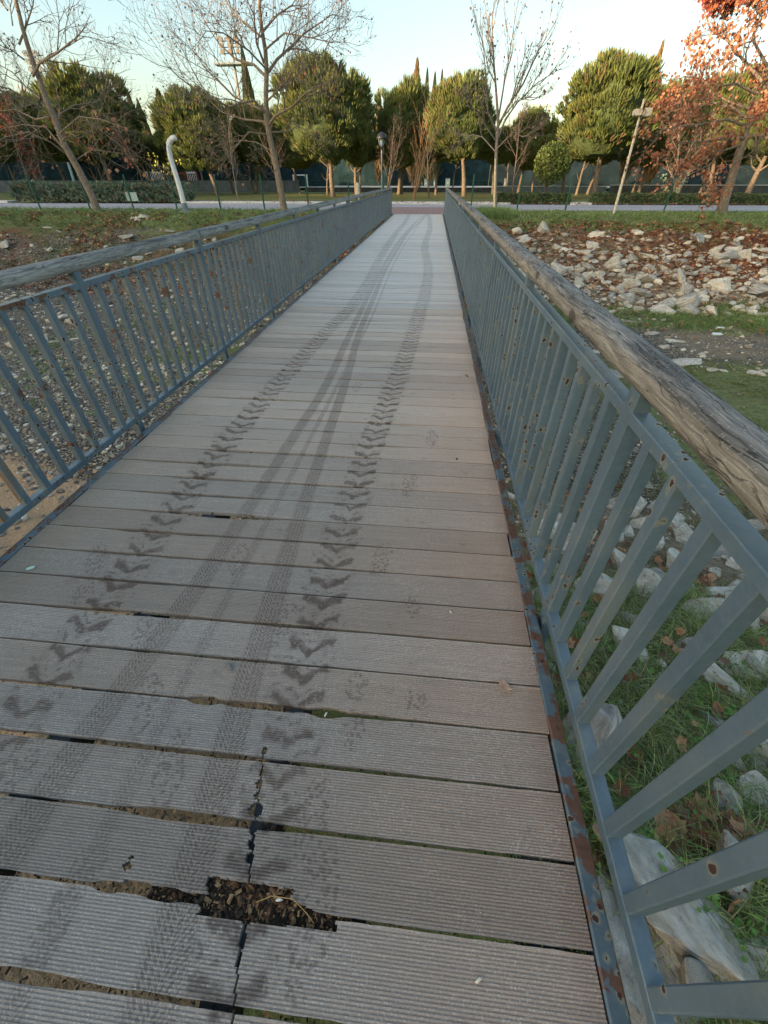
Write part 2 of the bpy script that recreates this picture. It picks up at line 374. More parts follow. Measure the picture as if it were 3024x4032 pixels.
MAT['wood_grey_side'] = timber('bare_grey_timber', (.12, .115, .105), (.21, .20, .18), (.32, .30, .27), .6)

def ground_material():
    n = NT('riverbank_ground', .95, .15); p = n.pos; a = n.attr(); A = n.n('ShaderNodeSeparateColor'); n.put(A.inputs[0], a)
    gr, gn, lf = A.outputs
    n1 = n.noise(p, 1.3, 5, .65); n2 = n.noise(p, 9, 5, .7); n3 = n.noise(p, 45, 4, .7); v = n.vor(p, 22, out='Color'); vd = n.vor(p, 22)
    soil = n.mix(n.mr(n2, .3, .7), (.115, .084, .056), (.25, .195, .13))
    gv = n.n('ShaderNodeSeparateColor'); n.put(gv.inputs[0], v)
    grav = n.mix(gv.outputs[0], (.10, .088, .072), (.36, .31, .24)); grav = n.mix(n.mr(vd, .25, .6), grav, (.05, .042, .032))
    sand = n.mix(n.mr(n3, .35, .65), (.30, .185, .105), (.38, .25, .15))
    c = n.mix(n.mr(gr, .35, .65), soil, grav)
    grs = n.mix(n.mr(n2, .35, .65), (.055, .075, .026), (.15, .165, .06)); grs = n.mix(n.mr(n3, .45, .7, 0, .7), grs, (.16, .14, .07))
    gmask = n.mr(n.math('ADD', gn, n.math('MULTIPLY', n.math('SUBTRACT', n.math('ADD', n.math('MULTIPLY', n1, .5), n.math('MULTIPLY', n2, .5)), .5), 1.1)), .42, .56)
    c = n.mix(gmask, c, grs)
    lmask = n.mr(n.math('ADD', lf, n.math('MULTIPLY', n.math('SUBTRACT', n2, .5), 1.6)), .45, .6)
    c = n.mix(lmask, c, n.mix(n.mr(n3, .35, .65), (.06, .030, .018), (.22, .095, .05)))
    nd = n.n('ShaderNodeAttribute', attribute_name='sand'); c = n.mix(n.mr(n.math('ADD', nd.outputs['Fac'], n.math('MULTIPLY', n.math('SUBTRACT', n2, .5), .7)), .4, .6), c, sand)
    n.col(c); n.bump(n.math('ADD', n.math('ADD', n2, n.math('MULTIPLY', n3, .5)), n.math('MULTIPLY', vd, .4)), .8, .05)
    return n.m
MAT['ground'] = ground_material()
def lawn_material():
    n = NT('short_lawn', .95, .1); p = n.pos; a = n.noise(p, .5, 4); b = n.noise(p, 6, 5, .75); c3 = n.noise(n.sc(p, 1, .5, 1), 25, 3)
    c = n.mix(n.mr(a, .35, .65), (.095, .095, .028), (.14, .165, .055)); c = n.mix(n.mr(b, .4, .7, 0, .8), c, (.17, .125, .06))
    c = n.mix(n.mr(c3, .5, .7, 0, .5), c, (.03, .04, .015)); n.col(c); n.bump(b, .7, .05); return n.m
MAT['lawn'] = lawn_material()
def path_material(name, base, joint, bw, bh, red=0.0):
    n = NT(name, .75, .3); p = n.pos
    br = n.n('ShaderNodeTexBrick'); n.put(br.inputs['Vector'], p); br.inputs['Scale'].default_value = 1.0
    br.inputs['Brick Width'].default_value = bw; br.inputs['Row Height'].default_value = bh; br.inputs['Mortar Size'].default_value = .02
    br.inputs['Color1'].default_value = (*base, 1); br.inputs['Color2'].default_value = (*[q * .88 for q in base], 1); br.inputs['Mortar'].default_value = (*joint, 1)
    c = n.mix(n.mr(n.noise(p, 1.1, 4), .35, .7, 0, .45), br.outputs[0], [q * .6 for q in base])
    c = n.mix(n.mr(n.noise(p, 20, 3), .4, .7, 0, .3), c, [min(1, q * 1.3) for q in base]); n.col(c); return n.m
MAT['path'] = path_material('pale_mauve_paving', (.33, .295, .30), (.24, .2, .2), 1.4, .7)
MAT['pavers'] = path_material('red_brown_pavers', (.26, .155, .135), (.13, .1, .085), .62, .42)
MAT['kerb'] = simple('pale_concrete', (.58, .55, .50), .85, .15)
MAT['wall'] = simple('grey_render', (.15, .165, .165), .9, .25, 2)
MAT['wall_dark'] = simple('dark_stained_render', (.07, .065, .06), .9, .35, 2)
def rock_material():
    n = NT('limestone', .85, .25); p = n.objc(); r = n.rand()
    q = n.vm('ADD', p, n.comb(n.math('MULTIPLY', r, 37), n.math('MULTIPLY', r, 91), 0))
    a = n.noise(q, 2.2, 5, .65); b = n.noise(q, 9, 5, .7); s = n.noise(n.sc(q, 2, 2, 14), 1.5, 4)
    base = n.mix(n.mr(r, .15, .85), (.34, .305, .25), (.47, .43, .36))
    base = n.mix(n.mr(n.math('FRACT', n.math('MULTIPLY', r, 7.3)), .62, .75, 0, .8), base, (.16, .155, .145))
    base = n.mix(n.mr(a, .42, .62, 0, .6), base, (.30, .235, .155)); base = n.mix(n.mr(b, .52, .64, 0, .7), base, (.10, .095, .08))
    base = n.mix(n.mr(s, .48, .7, 0, .4), base, (.62, .60, .56)); n.col(base)
    n.bump(n.math('ADD', b, n.math('MULTIPLY', s, .6)), .8, .03); return n.m
MAT['rock'] = rock_material()
MAT['pebble'] = attr_mat('river_pebbles', .8, .3)
MAT['leaf'] = attr_mat('dry_leaf', .75, .2, .25)
MAT['grass'] = attr_mat('grass_blades', .7, .25, .3)
MAT['needles'] = attr_mat('pine_needles', .65, .25, .25)
MAT['soil_bits'] = attr_mat('leaf_and_soil_crumbs', .9, .15)
def bark(name, a, b, scale=6):
    n = NT(name, .9, .2); p = n.pos; f = n.noise(n.sc(p, 3, 3, 1), scale, 5, .7)
    n.col(n.mix(n.mr(f, .35, .65), a, b)); n.bump(f, .7, .03); return n.m
MAT['bark_pine'] = bark('pine_bark', (.065, .05, .038), (.18, .14, .105))
MAT['bark_grey'] = bark('grey_brown_bark', (.09, .07, .052), (.22, .175, .13))
MAT['bark_dark'] = bark('dark_twig_bark', (.05, .038, .032), (.11, .085, .07))
MAT['bark_pale'] = bark('pale_twig_bark', (.11, .088, .072), (.23, .19, .155))
MAT['bark_orange'] = bark('orange_stem_bark', (.17, .095, .045), (.28, .16, .09))
MAT['bark_peeling'] = bark('peeling_pale_bark', (.55, .47, .34), (.10, .06, .045), 2.5)
MAT['white'] = simple('white_paint', (.62, .63, .62), .45, .08)
MAT['cream'] = simple('cream_paint', (.55, .48, .38), .5, .1)
MAT['green_paint'] = simple('dark_green_paint', (.02, .075, .05), .5, .2)
MAT['black_metal'] = simple('black_lamp_metal', (.02, .024, .028), .4, .2)
MAT['grey_metal'] = simple('grey_metal', (.16, .19, .21), .4, .2)
MAT['red_paint'] = simple('dark_red_paint', (.12, .02, .025), .5, .2)
MAT['netting'] = simple('dark_teal_netting', (.014, .030, .034), .9, .5, .8, .1)
MAT['netting_grey'] = simple('grey_blue_netting', (.011, .020, .025), .9, .5, .5, .1)
MAT['plate'] = simple('faded_sign_plate', (.33, .42, .38), .5, .12)
MAT['cabinet'] = simple('pale_green_cabinet', (.36, .45, .36), .6, .1)
MAT['field'] = simple('pale_field_edge', (.42, .40, .36), .9, .15)
MAT['plastic'] = simple('white_plastic', (.62, .70, .68), .3, .08, 20, .5)
g = NT('frosted_lamp_glass', .15, .5); g.col((.5, .55, .55)); g.b.inputs['Transmission Weight'].default_value = .8; MAT['glass'] = g.m
MAT['dark_steel'] = simple('dark_bridge_steel', (.045, .05, .055), .8, .4, 10)
MAT['debris'] = simple('packed_dirt_and_leaf_mould', (.035, .024, .017), .95, .5, 60)

# ------------------------------------------------------------------ ground
def ground_h(x, y):
    x = np.asarray(x, float); y = np.asarray(y, float)
    near = -1.15 - 1.35 * sstep(-.2, 5.5, y) + 1.15 * sstep(-.5, -3.5, y)
    toe = np.where(x > -1, 18.6, 19.4) - .05 * np.clip(x, -40, 40) * (x > 0)
    t = np.clip((y - toe) / (26.4 - toe), 0, 1); far = 2.42 * (t ** .92)
    h = near + far
    bank = sstep(17, 20, y) * (1 - sstep(25.5, 27, y)); bed = sstep(1.5, 4, y) * (1 - bank) * (1 - sstep(25, 27, y))
    h = h + bank * (fbm(x * .9, y * .9) - .5) * .5 + bed * (fbm(x * .6 + 9, y * .6) - .5) * .22
    h = h + (1 - sstep(3, 6, y)) * sstep(-3, -1, y) * (fbm(x * 1.7 + 3, y * 1.7) - .5) * .22
    h = np.where(y > 27.2, -.03 + 0 * h, h + sstep(26, 27.2, y) * (-.03 - h))
    h = h + sstep(-52, -78, x) * (14.0 + 10.0 * sstep(-14, -34, y) + 2.0 * fbm(y * .05, x * .05)) * (1 - sstep(46, 60, y))  # unseen hill added at the left, shaped to shade bridge and ground
    return h
gx = np.unique(np.concatenate([np.arange(-12, 22, .16), np.arange(-40, 40, .5), np.arange(-160, 161, 6), [-400, -250, 250, 400]]).round(3))
gy = np.unique(np.concatenate([np.arange(-3.5, 29, .16), np.arange(-40, 40, 1.0), np.arange(40, 200, 8), [-200, -100, 260, 400, 700, 1500]]).round(3))
GX, GY = np.meshgrid(gx, gy, indexing='ij'); GZ = ground_h(GX, GY)
V = np.stack([GX, GY, GZ], -1).reshape(-1, 3); ny = len(gy)
i, j = np.meshgrid(np.arange(len(gx) - 1), np.arange(ny - 1), indexing='ij'); q = (i * ny + j).ravel()
Fq = np.stack([q, q + ny, q + ny + 1, q + 1], 1)
X_, Y_ = V[:, 0], V[:, 1]
def zones(X_, Y_):
    """gravel, green, leaves, sand weights at ground points"""
    right = X_ > -.8
    nz = fbm(X_ * .45, Y_ * .45)
    green = np.where(Y_ > 24.6, sstep(24.4, 25.4, Y_) * 1.0, 0)
    green = np.maximum(green, right * sstep(15.4, 16.2, Y_) * (1 - sstep(18.0, 19, Y_)) * (.55 + nz * .5))
    green = np.maximum(green, right * sstep(4.5, 6, Y_) * (1 - sstep(11.5, 13, Y_)) * sstep(3.2, 5, X_) * (.35 + nz * .7))
    green = np.maximum(green, right * (1 - sstep(2.8, 4.2, Y_)) * .75)
    green = np.maximum(green, (~right) * (X_ > -12) * sstep(8, 10, Y_) * (1 - sstep(12, 15, Y_)) * (nz * .95))
    green = np.maximum(green, (~right) * sstep(22.5, 24.5, Y_) * (.35 + nz * .5))
    green = np.where(X_ < -40, 1, green)
    leaves = right * sstep(18.5, 20.5, Y_) * (1 - sstep(24.2, 25.6, Y_)) * (.25 + .5 * sstep(4, 16, X_))
    leaves = np.maximum(leaves, (~right) * sstep(19, 22, Y_) * (1 - sstep(24.5, 26, Y_)) * nz * .9)
    leaves = np.maximum(leaves, (right) * (1 - sstep(3, 5, Y_)) * .36)
    grav = np.where(right, .35 + .5 * sstep(4.5, 6, Y_) * (1 - sstep(14, 16, Y_)) * nz, .3 + .6 * sstep(3.5, 6, Y_)) + (nz - .5) * .5
    sand = (X_ < -2.25) * (1 - sstep(3.6, 5.4, Y_ + .25 * (X_ + 3))) * 1.0 + (~right) * .45 * sstep(5, 7, Y_) * (1 - sstep(10, 14, Y_)) * nz
    return grav, green, leaves, sand
gr_, gn_, lf_, sd_ = zones(X_, Y_)
me = npmesh('ground', V, Fq, np.clip(np.stack([gr_, gn_, lf_], 1), 0, 1), smooth=True)
sa = me.attributes.new('sand', 'FLOAT', 'POINT'); sa.data.foreach_set('value', np.clip(sd_, 0, 1).astype(np.float32))
tag(link('ground', me, MAT['ground']), kind='structure')
def hit(px, py, lo=.5, hi=60):
    """where the sight line through a pixel meets the terrain"""
    d = ray(px, py); ts = np.linspace(lo, hi, 6000) / F_PX; P = CP[None] + ts[:, None] * d[None]
    below = P[:, 2] < ground_h(P[:, 0], P[:, 1]); k = int(np.argmax(below)) if below.any() else len(ts) - 1
    return P[k]
def sheet(name, pts, z, mat, n=1):
    V = [(x, y, z) for x, y in pts]; me = bpy.data.meshes.new(name); me.from_pydata(V, [], [tuple(range(len(V)))]); me.update()
    return tag(link(name, me, mat), kind='structure')
PN = lambda x: 29.9 + .07 * x       # near edge of the promenade
PF = lambda x: 37.6 + .03 * x
sheet('path', [(-70, PN(-70)), (70, PN(70)), (70, PF(70)), (-70, PF(-70))], -.004, MAT['path'])
sheet('paved_landing', [(-2.6, 26.86), (1.1, 26.86), (1.6, 29), (2.3, 33.5), (-4.3, 33.5), (-3.2, 29)], .004, MAT['pavers'])
sheet('lawn', [(-75, PF(-75) + .3), (75, PF(75) + .3), (75, 69), (-75, 69)], .004, MAT['lawn'])
k = MB()
for a, b in ((-70, -33), (-19, 5.6), (9.9, 11.4), (25, 70)):
    k.add([(a, PF(a), -.02), (b, PF(b), -.02), (b, PF(b) + 1.25, -.02), (a, PF(a) + 1.25, -.02), (a, PF(a), .11), (b, PF(b), .11), (b, PF(b) + 1.25, .11), (a, PF(a) + 1.25, .11)],
          [(4, 5, 6, 7), (0, 1, 5, 4), (1, 2, 6, 5), (2, 3, 7, 6), (3, 0, 4, 7)])
tag(k.build('kerb', MAT['kerb']), kind='structure')
sheet('sports_field', [(-80, 80), (90, 80), (90, 97), (-80, 97)], .35, MAT['field'])

# ------------------------------------------------------------------ footbridge
DX0, DX1, PITCH_P, Y_OFF = -2.045, .517, .1735, .126
bridge = empty('footbridge', (-.764, 13, 0), 'footbridge with ribbed composite plank deck and blue-grey barred steel railings crossing the dry riverbed', 'bridge')
def gap_half(k, x):
    """half width of the joint at plank boundary k"""
    r = np.random.default_rng(900 + k); g = .0042 + .0018 * r.random() + (.0012 if k > 20 else 0)
    for _ in range(3):
        c = r.uniform(-1.5, -.1); wd = r.uniform(.12, .45); am = r.choice([0, .0015, .003, .005] if k < 8 else [0, .003, .006, .008])
        g = g + am * np.exp(-((x - c) / wd) ** 4)
    if k == 0: g = g + .005 * np.exp(-((x + .48) / .30) ** 6) + .006 * np.exp(-((x + .62) / .045) ** 4) + .006 * np.exp(-((x + .78) / .035) ** 4)
    if k == 1: g = g + .006 * np.exp(-((x + .55) / .24) ** 6)
    if k == 2: g = g + .005 * np.exp(-((x + .80) / .3) ** 6)
    if k == 3: g = g + .012 * np.exp(-((x + .74) / .05) ** 4) + .008 * np.exp(-((x + .52) / .14) ** 4) + .010 * np.exp(-((x + .275) / .05) ** 4)
    if k in (4, 5): g = g + .0025 * np.exp(-((x + .9) / .5) ** 6)
    return g
HOLES = []   # (cx, cy, rx, ry, rotation)
def hole(cx, cy, rx, ry, a=0): HOLES.append((cx, cy, rx, ry, a))
for cx, cy, rx, ry in [(-.458, .502, .009, .014), (-.446, .437, .006, .012), (-.443, .405, .010, .014), (-.440, .372, .009, .012), (-.430, .335, .022, .018),
                       (-.421, .287, .011, .012), (-.416, .258, .008, .017), (-.408, .222, .011, .013), (-.372, .098, .010, .014), (-.370, .064, .008, .020), (-.366, .028, .007, .014),
                       (-.747, .172, .012, .009), (-.745, .190, .008, .005), (-1.385, .752, .010, .006), (-.70, .133, .05, .012), (-.60, .128, .05, .010)]: hole(cx, cy, rx, ry)
def missing(x, y):
    nz = (fbm(x * 60, y * 60, 2) - .5)
    m = np.zeros(np.broadcast(x, y).shape, bool)
    for cx, cy, rx, ry, a in HOLES:
        m |= (((x - cx) / rx) ** 2 + ((y - cy) / ry) ** 2 + nz * 1.6) < 1
    m |= (x > -.505 + nz * .02) & (x < -.262 + nz * .03) & (y > .095) & (y < .176 - .02 * (x + .5) + nz * .010)
    m |= (x >= -.27) & (x < -.13) & (y > .10) & (y < .156 - .28 * (x + .27) + nz * .016)
    xc = -.360 - .20 * y                      # the long hairline crack between the black holes
    m |= (np.abs(x - xc + nz * .008) < .0030) & (y < .50)
    return m
RIB = .0075
def rib_profile(y0, y1, ribs=True):
    if not ribs: return np.array([(y0, -.003), (y0 + .003, 0), (y1 - .003, 0), (y1, -.003)])
    P = [(y0, -.003), (y0 + .002, 0)]; y = y0 + .009
    while y < y1 - .010:
        P += [(y - .0007, 0), (y, -.0022), (y + .0026, -.0022), (y + .0033, 0)]; y += RIB
    P += [(y1 - .002, 0), (y1, -.003)]; return np.array(P)
def plank(k):
    """plank between boundary k and k+1"""
    r = np.random.default_rng(50 + k); b0 = Y_OFF + PITCH_P * k; b1 = b0 + PITCH_P
    z0 = r.normal(0, .0012); x0 = DX0 + r.normal(0, .003); x1 = DX1 + r.normal(0, .003)
    fine = k <= 2; ribs = b0 < 6.5
    xs = np.arange(x0, x1, .006) if fine else np.linspace(x0, x1, 90 if k < 40 else 14)
    prof = rib_profile(0, PITCH_P, ribs)
    if fine:       # extra rows along the edges for clean broken outlines
        pass
    py, pz = prof[:, 0], prof[:, 1]; xm = xs
    j0 = (fbm(xs * 14, xs * 0 + k, 3) - .5) * .004; j1 = (fbm(xs * 14, xs * 0 + k + .5, 3) - .5) * .004
    e0 = gap_half(k, xs) + j0 * (k < 30); e1 = gap_half(k + 1, xs) + j1 * (k < 30)
    t = py / PITCH_P
    Yg = b0 + py[None, :] + 0 * xs[:, None]
    lo = (b0 + e0)[:, None]; hi = (b1 - e1)[:, None]
    Yg = np.clip(Yg, lo, hi)
    Zg = pz[None, :] + z0 + (fbm(xs * 1.3, xs * 0 + k * 3.1, 2)[:, None] - .5) * .003 + 0 * Yg
    warpz = r.normal(0, .0012) * (t[None, :] - .5); Zg = Zg + warpz
    nx, npf = Yg.shape
    Vt = np.stack([np.repeat(xs[:, None], npf, 1), Yg, Zg], -1).reshape(-1, 3); Vb = Vt - np.array([0, 0, .024])
    keep = np.ones((nx - 1, npf - 1), bool)
    if fine or k == 3:
        cx = (xs[:-1] + xs[1:])[:, None] / 2; cy = (Yg[:-1, :-1] + Yg[:-1, 1:]) / 2; keep &= ~missing(cx + 0 * cy, cy)
    keep &= (Yg[:-1, 1:] - Yg[:-1, :-1]) > 1e-5
    I, J = np.nonzero(keep); a = I * npf + J
    top = np.stack([a, a + npf, a + npf + 1, a + 1], 1); N = nx * npf
    walls = []
    kp = np.pad(keep, 1)
    for di, dj, (p, q) in ((-1, 0, (0, 1)), (1, 0, (npf + 1, npf)), (0, -1, (npf, 0)), (0, 1, (1, npf + 1))):
        m = ~kp[I + 1 + di, J + 1 + dj]; aa = a[m]; walls.append(np.stack([aa + q, aa + p, aa + p + N, aa + q + N], 1))
    Vv = np.concatenate([Vt, Vb]); return Vv, np.concatenate([top] + walls)
K0, K1 = -4, 154
rest = MB()
for k in range(K0, K1):
    Vp, Fp = plank(k)
    if k < K0 + 100:
        lab = None
        if k == 0: lab = 'ribbed plank broken away at its near edge, brown leaf mould in the hole'
        if k == 1: lab = 'ribbed plank split crosswise by a chain of black holes'
        link('plank', npmesh('plank', Vp, Fp), MAT['deck'], bridge)
        if lab: COL.objects[-1]['label'] = lab
    else: rest.add(Vp, Fp)
tag(rest.build('planks', MAT['deck'], bridge), kind='stuff')
YA, YB = -1.2, 26.86
# joists and side beams under the deck
for x in (-2.02, -1.2, -.40, .40):
    m = MB(); m.box(x - .04, x + .04, YA, YB - .02, -.16, -.0275); m.build('joist', MAT['dark_steel'], bridge)
for x in (-2.08, .545):
    m = MB(); m.box(x - .03, x + .03, YA, YB - .02, -.36, -.034); m.build('side_beam', MAT['dark_steel'], bridge)
# corroded steel edge strips beside the planks (raised lip, uneven)
def edge_strip(xa, xb):
    ys = np.arange(YA, YB, .02); w_ = (fbm(ys * 3, ys * 0 + xa) - .5) * .008; f = (fbm(ys * 20, ys * 0 + xb, 2) - .5) * .006
    zt = .006 + (fbm(ys * 2, ys * 0 + 4) - .5) * .006
    lo_, hi_ = min(xa, xb), max(xa, xb)
    prof = [(lo_, -.032), (lo_, -.004), (lo_ + .005, 0), (hi_ - .006, 0), (hi_, -.006), (hi_, -.032)]
    V = np.array([[(p + (f[i] if n_ in (0, 1, 2) else w_[i]), y, zt[i] + q) for n_, (p, q) in enumerate(prof)] for i, y in enumerate(ys)]).reshape(-1, 3)
    i = np.arange(len(ys) - 1)[:, None] * 6; j = np.arange(5)[None]
    F = np.stack([i + j, i + j + 1, i + j + 7, i + j + 6], -1).reshape(-1, 4)
    link('edge_strip', npmesh('edge_strip', V, F), MAT['steel_edge'], bridge)
edge_strip(DX1 + .004, .572); edge_strip(DX0 - .052, DX0 - .004)

def railing(side, label):
    """side +1: right of the walker, -1: left"""
    X = (lambda d: .590 + d) if side > 0 else (lambda d: -2.180 - d)
    rail = empty('railing', (X(.025), 13, 0), label, None)
    rail.parent = bridge; rail.matrix_parent_inverse = Matrix.Translation(bridge.location).inverted()
    del_ = [rail.pop(q_) for q_ in ('category',) if q_ in rail]
    bx = lambda m, d0, d1, y0, y1, z0, z1, b=.002: m.box(min(X(d0), X(d1)), max(X(d0), X(d1)), y0, y1, z0, z1, b)
    p0 = 1.145 if side > 0 else 2.69; posts = [p0 + 1.706 * i for i in range(-3, 20) if -1.1 < p0 + 1.706 * i < YB]; posts.append(YB - .03)
    st = MAT['steel'] if side > 0 else MAT['steel_chipped']
    for y in posts:
        m = MB(); bx(m, -.001, .050, y - .03, y + .03, -.20, 1.052, .006); m.build('post', MAT['steel'], rail)
    # rails run between posts in one length, a hair inside the post faces
    m = MB(); bx(m, .001, .054, YA, YB, .956, .991, .003); m.build('top_rail', st if side > 0 else MAT['steel_rail'], rail)
    m = MB(); bx(m, .002, .048, YA, YB, .036, .076, .003); m.build('bottom_rail', st, rail)
    # balusters
    near = []; far = MB(); nb = 0; bal = 0
    for i_ in range(len(posts)):
        a = posts[i_ - 1] if i_ else YA - .07; b = posts[i_]; n = max(1, round((b - a) / .155)) if b - a > .2 else 1
        for q in range(1, n):
            y = a + (b - a) * q / n; r = random.random()
            mm = MB() if nb < 50 else far
            bx(mm, .004, .044, y - .02, y + .02, .074, .958, .0035)
            if nb < 50:
                mat = MAT['steel_streaked'] if (side < 0 and r < .16) or r < .03 else st
                o = mm.build('baluster', mat, rail)
                if mat is MAT['steel_streaked'] and side < 0: o['label'] = 'rust-streaked baluster'
            nb += 1
    tag(far.build('balusters', st, rail), kind='stuff')
    # timber handrail in lengths, domed weathered top over a paler side
    y = YA; first = True; ends = []
    start = p0 - 1.706 * 3 + .03
    cuts = [YA] + [start + 3.412 * q for q in range(0, 12) if YA + .5 < start + 3.412 * q < YB - .5] + [YB]
    for a, b in zip(cuts[:-1], cuts[1:]):
        r = np.random.default_rng(int(a * 10) + 100 + (5 if side > 0 else 0)); ys = np.linspace(a + .003, b - .003, max(4, int((b - a) / .12)))
        dz, dd = r.normal(0, .002), r.normal(0, .0025)
        prof = [(-.004, 1.052), (-.006, 1.075), (-.005, 1.107), (.008, 1.118), (.026, 1.123), (.055, 1.126), (.080, 1.121), (.096, 1.108), (.100, 1.085), (.098, 1.052)]
        V = []
        for yy in ys:
            for n_, (d, z) in enumerate(prof):
                wv = (float(fbm(yy * 5 + n_ * .6, n_ * 7.1 + side, 3)) - .5) * .007
                V.append((X(d + dd + wv), yy, z + dz + wv * .5))
        np_ = len(prof); i = np.arange(len(ys) - 1)[:, None] * np_; j = np.arange(np_)[None]; j2 = (j + 1) % np_
        F = np.stack([i + j, i + j2, i + np_ + j2, i + np_ + j], -1).reshape(-1, 4)
        mi = np.tile([0 if 2 <= q <= 7 else 1 for q in range(np_)], len(ys) - 1)
        if side > 0: F = F[:, ::-1]
        caps = []
        for base in (0, (len(ys) - 1) * np_):
            for q in range(1, np_ - 1, 2): caps.append((base, base + q, base + q + 1, base + min(q + 2, np_ - 1)) if q + 2 <= np_ - 1 else (base, base + q, base + q + 1, base + q + 1))
        caps = [c for c in caps if len(set(c)) == 4]
        F = np.concatenate([F, np.array(caps)]); mi = np.concatenate([mi, np.ones(len(caps))])
        me = npmesh('handrail', np.array(V), F, smooth=True, matidx=mi)
        me.materials.append(MAT['wood_top']); me.materials.append(MAT['wood_side'] if side > 0 else MAT['wood_grey_side'])
        link('handrail', me, None, rail)
    return rail
railing(1, 'right railing with tan-sided timber handrail and few rust spots')
railing(-1, 'left railing with grey timber handrail, chipped and rust-streaked bars')

# ---- dirt in the joints: one mass of crumbs nobody could count
m = MB()
m.box(-.66, -.06, .088, .190, -.05, -.0262)
o = m.build('leaf_mould', MAT['debris']); tag(o, 'dark packed leaf mould filling the broken hole in the deck planks', 'debris', kind='stuff')
LEAF = [(0, -.36, 0), (.17, -.27, .01), (.40, -.30, .06), (.34, -.08, .03), (.52, .12, .09), (.33, .20, .03), (.22, .36, .04), (0, .56, .07), (-.20, .34, .02), (-.30, .22, .04), (-.50, .16, .06), (-.33, -.04, .03), (-.43, -.26, .07), (-.15, -.25, .01), (0, .05, -.03)]
LEAF_F = [(14, a, (a + 1) % 14) for a in range(14)]
CHIP = [(-.5, -.2, 0), (.5, -.25, .05), (.45, .2, 0), (-.4, .22, .06), (0, 0, .14)]; CHIP_F = [(0, 1, 4), (1, 2, 4), (2, 3, 4), (3, 0, 4)]
pts = []; szs = []
for k in range(-1, 40):
    yb = Y_OFF + PITCH_P * k
    for _ in range(150 if k < 5 else 40):
        x = random.uniform(-1.7, .5) if random.random() < .4 else random.gauss(-.55, .4)
        if not (DX0 < x < DX1): continue
        g = float(gap_half(k, x)); y = yb + random.uniform(-1, 1) * g * .8
        pts.append((x, y, -.012 - random.random() * .008 + (.006 if g > .012 else 0))); szs.append(random.uniform(.004, .006 + g * .9))
n1 = len(pts)
for _ in range(1500):
    pts.append((random.uniform(-.66, -.09), random.uniform(.092, .186), -.026 + random.random() ** 2 * .014)); szs.append(random.choice([.003, .004, .006, .009, .012, .022]))
P_ = np.array(pts); S_ = np.array(szs)
cs = np.array([(.10, .055, .03), (.15, .085, .05), (.04, .028, .02), (.26, .17, .09), (.05, .042, .032), (.02, .015, .011)])[rng.integers(0, 6, len(P_))]
Vv, Ff, Cc = scatter(CHIP, CHIP_F, rots(len(P_), .5) * S_[:, None, None], P_, cs)
tag(link('joint_debris', npmesh('joint_debris', Vv, Ff, Cc), MAT['soil_bits']), 'brown crumbs of leaf, bark and soil lodged in the open joints between the deck planks', 'debris', kind='stuff')
# moss in a few joints on the right and left edges
mo = []
for k in (0, 1, 2, 3, 4, 6, 7, 9, 11):
    yb = Y_OFF + PITCH_P * k
    for _ in range(60): mo.append((random.uniform(.15, .50) if random.random() < .6 else random.uniform(-2.0, -1.2), yb + random.uniform(-.003, .003), -.010 + random.random() * .006))
mo = np.array(mo); cs = np.array([(.10, .16, .03), (.06, .10, .02), (.16, .18, .05)])[rng.integers(0, 3, len(mo))]
Vv, Ff, Cc = scatter(CHIP, CHIP_F, rots(len(mo), .5) * rng.uniform(.003, .007, len(mo))[:, None, None], mo, cs)
tag(link('moss', npmesh('moss', Vv, Ff, Cc), MAT['soil_bits']), 'thin green moss growing in joints near the deck edges', 'moss', kind='stuff')

def leaf_mesh(name, size, curl=.25):
    V = np.array(LEAF) * size; r2 = (V[:, 0] ** 2 + V[:, 1] ** 2) / size; V[:, 2] += curl * r2 + rng.normal(0, .012 * size, len(V))
    return V
def single_leaf(loc, size, col, rz, label, tilt=.1, name='leaf'):
    V = leaf_mesh(name, size); o = link(name, npmesh(name, V, LEAF_F, np.tile(col, (len(V), 1))), MAT['leaf'])
    o.location = loc; o.rotation_euler = (tilt, tilt * .5, rz); tag(o, label, 'leaf'); return o
single_leaf((.385, .803, .004), .060, (.50, .32, .22), 2.2, 'pale tan lobed leaf lying alone on the right side of the near deck planks')
single_leaf((.43, 3.95, .004), .055, (.30, .13, .08), 1.0, 'small curled reddish leaf at the right edge of the deck, farther along', .35)
single_leaf((.27, 2.42, .003), .022, (.10, .04, .03), .4, 'tiny dark red leaf fragment on the right of the deck', .5)
m = MB(); a_ = np.linspace(0, 2 * math.pi, 9)[:-1]
m.add([(math.cos(t) * .020, math.sin(t) * .012 * (1 + .2 * math.cos(t)), .0015 + .001 * math.sin(3 * t)) for t in a_] + [(0, 0, .003)], [(q, (q + 1) % 8, 8) for q in range(8)])
o = m.build('leaf', simple('pale_green_leaf', (.40, .58, .50), .5, .1, 40)); o.location = (-1.885, 1.196, .002); o.rotation_euler = (0, 0, .6); tag(o, 'small oval pale mint-green leaf near the left edge of the deck', 'leaf')
m = MB(); m.box(-.020, .020, -.006, .006, 0, .008, .002); m.box(.019, .026, -.004, .003, .001, .006, .001)
o = m.build('plank_splinter', MAT['wood_grey_side']); o.location = (-.695, .782, .002); o.rotation_euler = (0, 0, -.75); tag(o, 'short grey splinter of plank lying loose on the deck', 'splinter')
